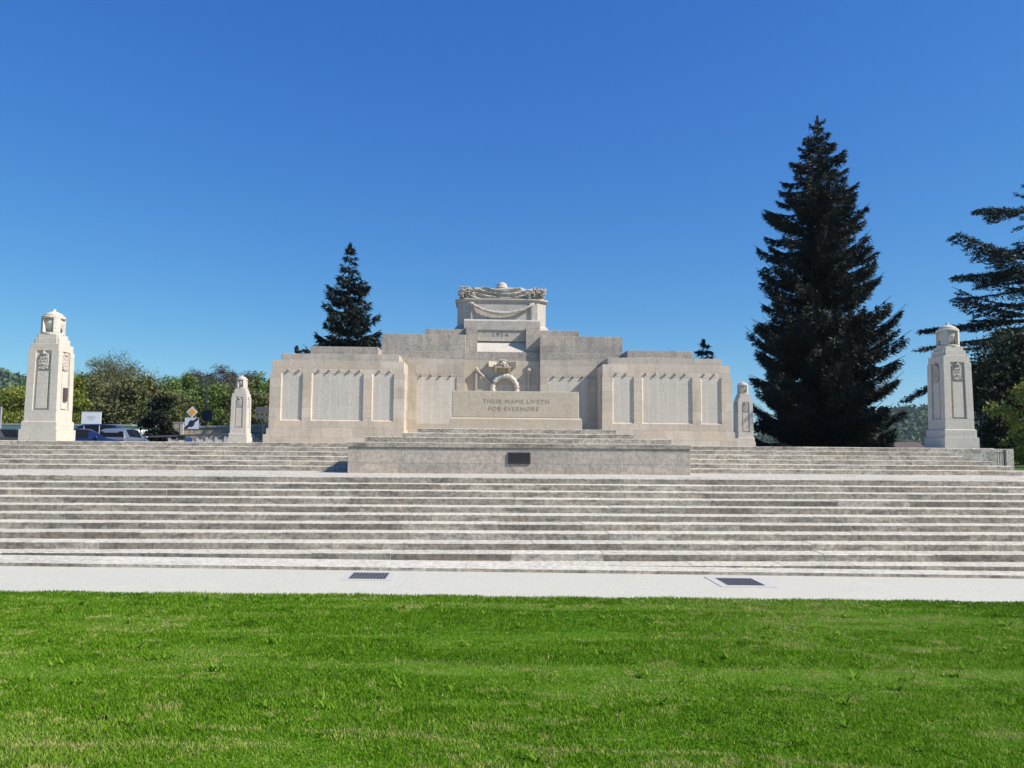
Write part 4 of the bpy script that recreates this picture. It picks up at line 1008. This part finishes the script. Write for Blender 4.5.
# priority diamond and zone end sign on one post
sx, sy_ = -22.68, 60.0
t = thing('traffic_sign', 'grey post carrying an orange diamond sign above a white square sign with black diagonal band', 'sign', (sx, sy_, ZR))
g = MB(); pole(g, sx, sy_+.06, ZR, 4.7, .045); g.build('post', M['roofgrey'], t)
def sq(mb, cx, cz, h, y0, y1, rot=0):
    pts = [(cx+h*math.cos(R(45+90*i+rot))*1.414, cz+h*math.sin(R(45+90*i+rot))*1.414) for i in range(4)]; mb.prism(pts, 'y', y0, y1)
g = MB(); sq(g, sx, 4.43, .30, sy_, sy_+.02, 45); dd = g.build('diamond_plate', M['signwhite'], t)
g = MB(); sq(g, sx, 4.43, .205, sy_-.012, sy_-.003, 45); g.build('orange_centre', M['amber'], dd)
g = MB(); g.box(sx-.52, sx+.52, sy_, sy_+.02, 3.15, 4.0); wp = g.build('square_plate', M['signwhite'], t)
g = MB(); g.prism([(sx-.50, 3.17), (sx-.34, 3.17), (sx+.50, 3.86), (sx+.50, 3.98), (sx+.36, 3.98), (sx-.50, 3.30)], 'y', sy_-.012, sy_-.003); g.build('diagonal_band', M['dark'], wp)
g = MB(); g.prism([(sx+.22*math.cos(6.283*i/20), 3.575+.25*math.sin(6.283*i/20)) for i in range(20)], 'y', sy_-.022, sy_-.013); g.box(sx-.025, sx+.025, sy_-.03, sy_-.0225, 3.45, 3.70, 0); g.build('disc', M['dark'], wp)
# street lamp with an arm and a dark panel
lx, ly = wx(206, 65), 65.0
t = thing('street_lamp', 'tall dark street lamp mast with short arm and a dark panel halfway up', 'lamp', (lx, ly, 1.4))
g = MB(); g.tube([(lx, ly, 1.38), (lx, ly, 4.5), (lx, ly, 7.75)], [.11, .085, .06], 8); g.build('mast', M['dark'], t)
g = MB(); g.tube([(lx-.05, ly, 7.55), (lx+.4, ly, 7.78), (lx+1.1, ly, 7.9)], [.05, .045, .04], 6); g.build('arm', M['dark'], t)
g = MB(); g.ball((lx+1.25, ly, 7.95), .26, 10, 6, (1.3, .7, .42)); g.build('lamp_head', M['dark'], t, smooth=True)
g = MB(); g.box(lx-.22, lx+.55, ly-.1, ly-.04, 3.9, 4.75); g.build('panel', M['bluesign'], t)
# white notice board
bx_, by = wx(92, 42.5), 42.5
t = thing('notice_board', 'white rectangular notice board above the cars, right of the far left pylon', 'board', (bx_, by, ZR))
g = MB(); g.box(bx_-.52, bx_+.50, by, by+.04, 3.05, 3.68); pn = g.build('board', M['white'], t)
g = MB(); g.box(bx_-.54, bx_+.52, by-.005, by+.05, 3.681, 3.715); g.build('top_rail', M['roofgrey'], t)
g = MB()
for sx_ in (-.4, .4): pole(g, bx_+sx_, by+.07, ZR, 3.6, .03)
g.build('post', M['roofgrey'], t)
g = MB()
for i, (a, b_) in enumerate(((-.22, .2), (-.25, .22), (-.2, .15), (-.1, .1))): g.box(bx_+a, bx_+b_, by-.004, by-.001, 3.44-.06*i, 3.452-.06*i)
g.build('faint_line', M['roofgrey'], pn)
# rubble wall with posts
t = thing('stone_wall', 'long ochre rubble wall with grey coping behind the traffic signs', 'wall', (-22, 62.5, 1.5))
g = MB(); g.box(-24.5, -15, 62.5, 62.9, 1.4, 3.25); g.build('masonry', M['rubble'], t)
g = MB(); g.prism([(-24.5, 3.251), (-15, 3.56), (-15, 3.70), (-24.5, 3.39)], 'y', 62.42, 62.98); g.build('coping', M['concrete'], t)
g = MB(); g.prism([(-24.5, 3.2501), (-15, 3.2501), (-15, 3.555), (-24.5, 3.2506)], 'y', 62.502, 62.898); g.build('masonry', M['rubble'], t)
for px, w_, mt in ((-24.75, .26, 'grey'), (-24.28, .12, 'concrete'), (-19.9, .14, 'white')):
    g = MB(); g.box(px-w_, px+w_, 62.3, 62.45, 1.4, 3.62 if px < -21 else 3.86); g.box(px-w_-.03, px+w_+.03, 62.28, 62.47, 3.621 if px < -21 else 3.861, 3.7 if px < -21 else 3.92); g.build('pier', M[mt], t)
# white balustrade in front of it
t = thing('concrete_barrier', 'low white concrete barrier with dark rail under the rubble wall', 'barrier', (-20, 59, 1.48))
for i in range(14):
    g = MB(); g.box(-24+.68*i, -24+.68*i+.20, 59.0, 59.2, 1.48, 2.50+.03*i); g.build('upright', M['concrete'], t)
g = MB(); g.box(-24, -14.8, 59.06, 59.14, 1.5, 2.36); g.build('infill', M['concrete'], t)
g = MB(); g.prism([(-26.5, 2.42), (-14.8, 2.92), (-14.8, 3.08), (-26.5, 2.54)], 'y', 58.95, 59.25); g.build('rail', M['slat'], t)
# litter bin and small blue sign
t = thing('litter_bin', 'small dark bin on legs below and left of the white square sign', 'bin', (wx(183, 52), 52, ZR))
x_ = wx(183, 52); g = MB(); g.frus(x_-.20, x_+.20, 51.85, 52.15, 2.28, x_-.24, x_+.24, 51.82, 52.18, 2.58); g.build('bin_body', M['dark'], t)
g = MB(); pole(g, x_-.2, 52, ZR, 2.3, .02); pole(g, x_+.2, 52, ZR, 2.3, .02); g.build('leg', M['dark'], t)
x_ = wx(190.5, 50); t = thing('parking_marker', 'tiny pale blue plate on a stub post just below the white square sign', 'sign', (x_, 50, ZR))
g = MB(); g.box(x_-.2, x_+.2, 50, 50.02, 2.1, 2.42); g.build('plate', M['lightblue'], t); g = MB(); pole(g, x_, 50.05, ZR, 2.3, .02); g.build('post', M['dark'], t)
# slatted board on post
x_ = wx(262.5, 50.5); t = thing('information_board', 'dark slatted board on a single post between the small left pylon and the left wing', 'board', (x_, 50.5, ZR))
g = MB(); pole(g, x_+.02, 50.55, ZR, 4.3, .055); g.build('post', M['dark'], t)
for i, z in enumerate((3.68, 3.98)):
    g = MB(); g.box(x_-.42, x_+.62, 50.42, 50.50, z, z+.20); g.build('slat', M['slat'], t)
g = MB(); g.box(x_-.42, x_+.62, 50.42, 50.50, 4.2, 4.42); g.build('slat', M['slat'], t)
x_ = wx(256, 49.8); t = thing('bench', 'small dark bench end right of the small left pylon', 'bench', (x_-.3, 49.8, ZR))
g = MB(); g.box(x_-.9, x_+.15, 49.6, 50.0, 2.32, 2.42); g.build('seat', M['dark'], t); g = MB(); g.box(x_-.85, x_-.75, 49.65, 49.95, ZR, 2.32); g.build('leg', M['dark'], t); g = MB(); g.box(x_+.03, x_+.13, 49.65, 49.95, ZR, 2.32); g.build('leg', M['dark'], t)
# far low buildings
t = thing('low_building', 'long low white building with flat roof behind the far left pylon', 'building', (-44, 70, 1.4))
g = MB(); g.box(-52, -31.6, 70, 76, 1.4, 3.55); g.build('wall', M['white'], t)
g = MB(); g.box(-52.3, -31.3, 69.7, 76.3, 3.551, 3.68); g.build('roof', M['roofgrey'], t)
g = MB()
for i in range(6): g.box(-51+2.4*i, -49.6+2.4*i, 69.985, 70.05, 1.9, 2.8)
g.build('window', M['glass'], t)
t = thing('notice_board', 'grey framed panel cut by the left edge of the picture', 'board', (wx(-2, 42), 42, ZR))
x_ = wx(-2, 42); g = MB(); g.box(x_-.5, x_+.13, 42, 42.06, 2.9, 3.85); g.build('board', M['slat'], t); g = MB(); g.box(x_+.131, x_+.18, 41.98, 42.08, ZR, 3.9); g.build('post', M['roofgrey'], t)
car('small black car low at the left edge, beside the far left pylon', wx(6, 42), 42.5, ZR, R(80), M['dark'], 3.9, 1.36)

# right edge: metal fence, far roofs
t = thing('metal_fence', 'short run of dark metal railing right of the upper steps', 'fence', (15.6, 23.8, 1.2))
g = MB()
for i in range(6): g.box(14.88+.08*i, 14.895+.08*i, 23.8, 23.815, 1.2, 2.0)
g.build('bar', M['slat'], t)
o_ = g
g = MB(); g.box(14.83, 15.36, 23.79, 23.825, 1.28, 1.31); g.box(14.83, 15.36, 23.79, 23.825, 1.95, 1.98); g.build('rail', M['slat'], t)
for k in (14.82, 15.38):
    g = MB(); g.box(k-.03, k+.03, 23.78, 23.84, 1.1, 2.06); g.build('post', M['slat'], t)
for i, (px, Yd, w_, h_) in enumerate(((899, 190, 5, 3.3), (914, 200, 6, 3.6))):
    X_ = wx(px, Yd); t = thing('far_house', ('distant low house with dark tiled roof near the foot of the spruce', 'distant low house with dark tiled roof left of the far right pylon')[i], 'house', (X_, Yd, 1.4))
    g = MB(); g.box(X_-w_/2, X_+w_/2, Yd, Yd+8, .9, h_-1.4); wl_ = g.build('wall', M['concrete'], t)
    g = MB(); g.prism([(Yd-.4, h_-1.399), (Yd+8.4, h_-1.399), (Yd+4, h_+.4)], 'x', X_-w_/2-.3, X_+w_/2+.3); g.build('roof', M['redtile'], t)
    g = MB(); g.box(X_-1, X_, Yd-.03, Yd+.05, 1.6, 2.5); g.box(X_+1, X_+2, Yd-.03, Yd+.05, 1.6, 2.5); g.build('window', M['glass'], t)

# ------------------------------------------------------------------ the air
hz = MB(); hz.box(-1500, 1500, -260, 1500, -2, 140)
mh = bpy.data.materials.new('air'); mh.use_nodes = True; mh.node_tree.nodes.clear()
pv = mh.node_tree.nodes.new('ShaderNodeVolumePrincipled'); pv.inputs['Density'].default_value = .00010; pv.inputs['Color'].default_value = (.75, .85, 1, 1); pv.inputs['Anisotropy'].default_value = .2
mo_ = mh.node_tree.nodes.new('ShaderNodeOutputMaterial'); mh.node_tree.links.new(pv.outputs[0], mo_.inputs['Volume'])
tag(hz.build('haze', mh), 'thin pale bluish air over the whole scene', 'haze', kind='stuff')
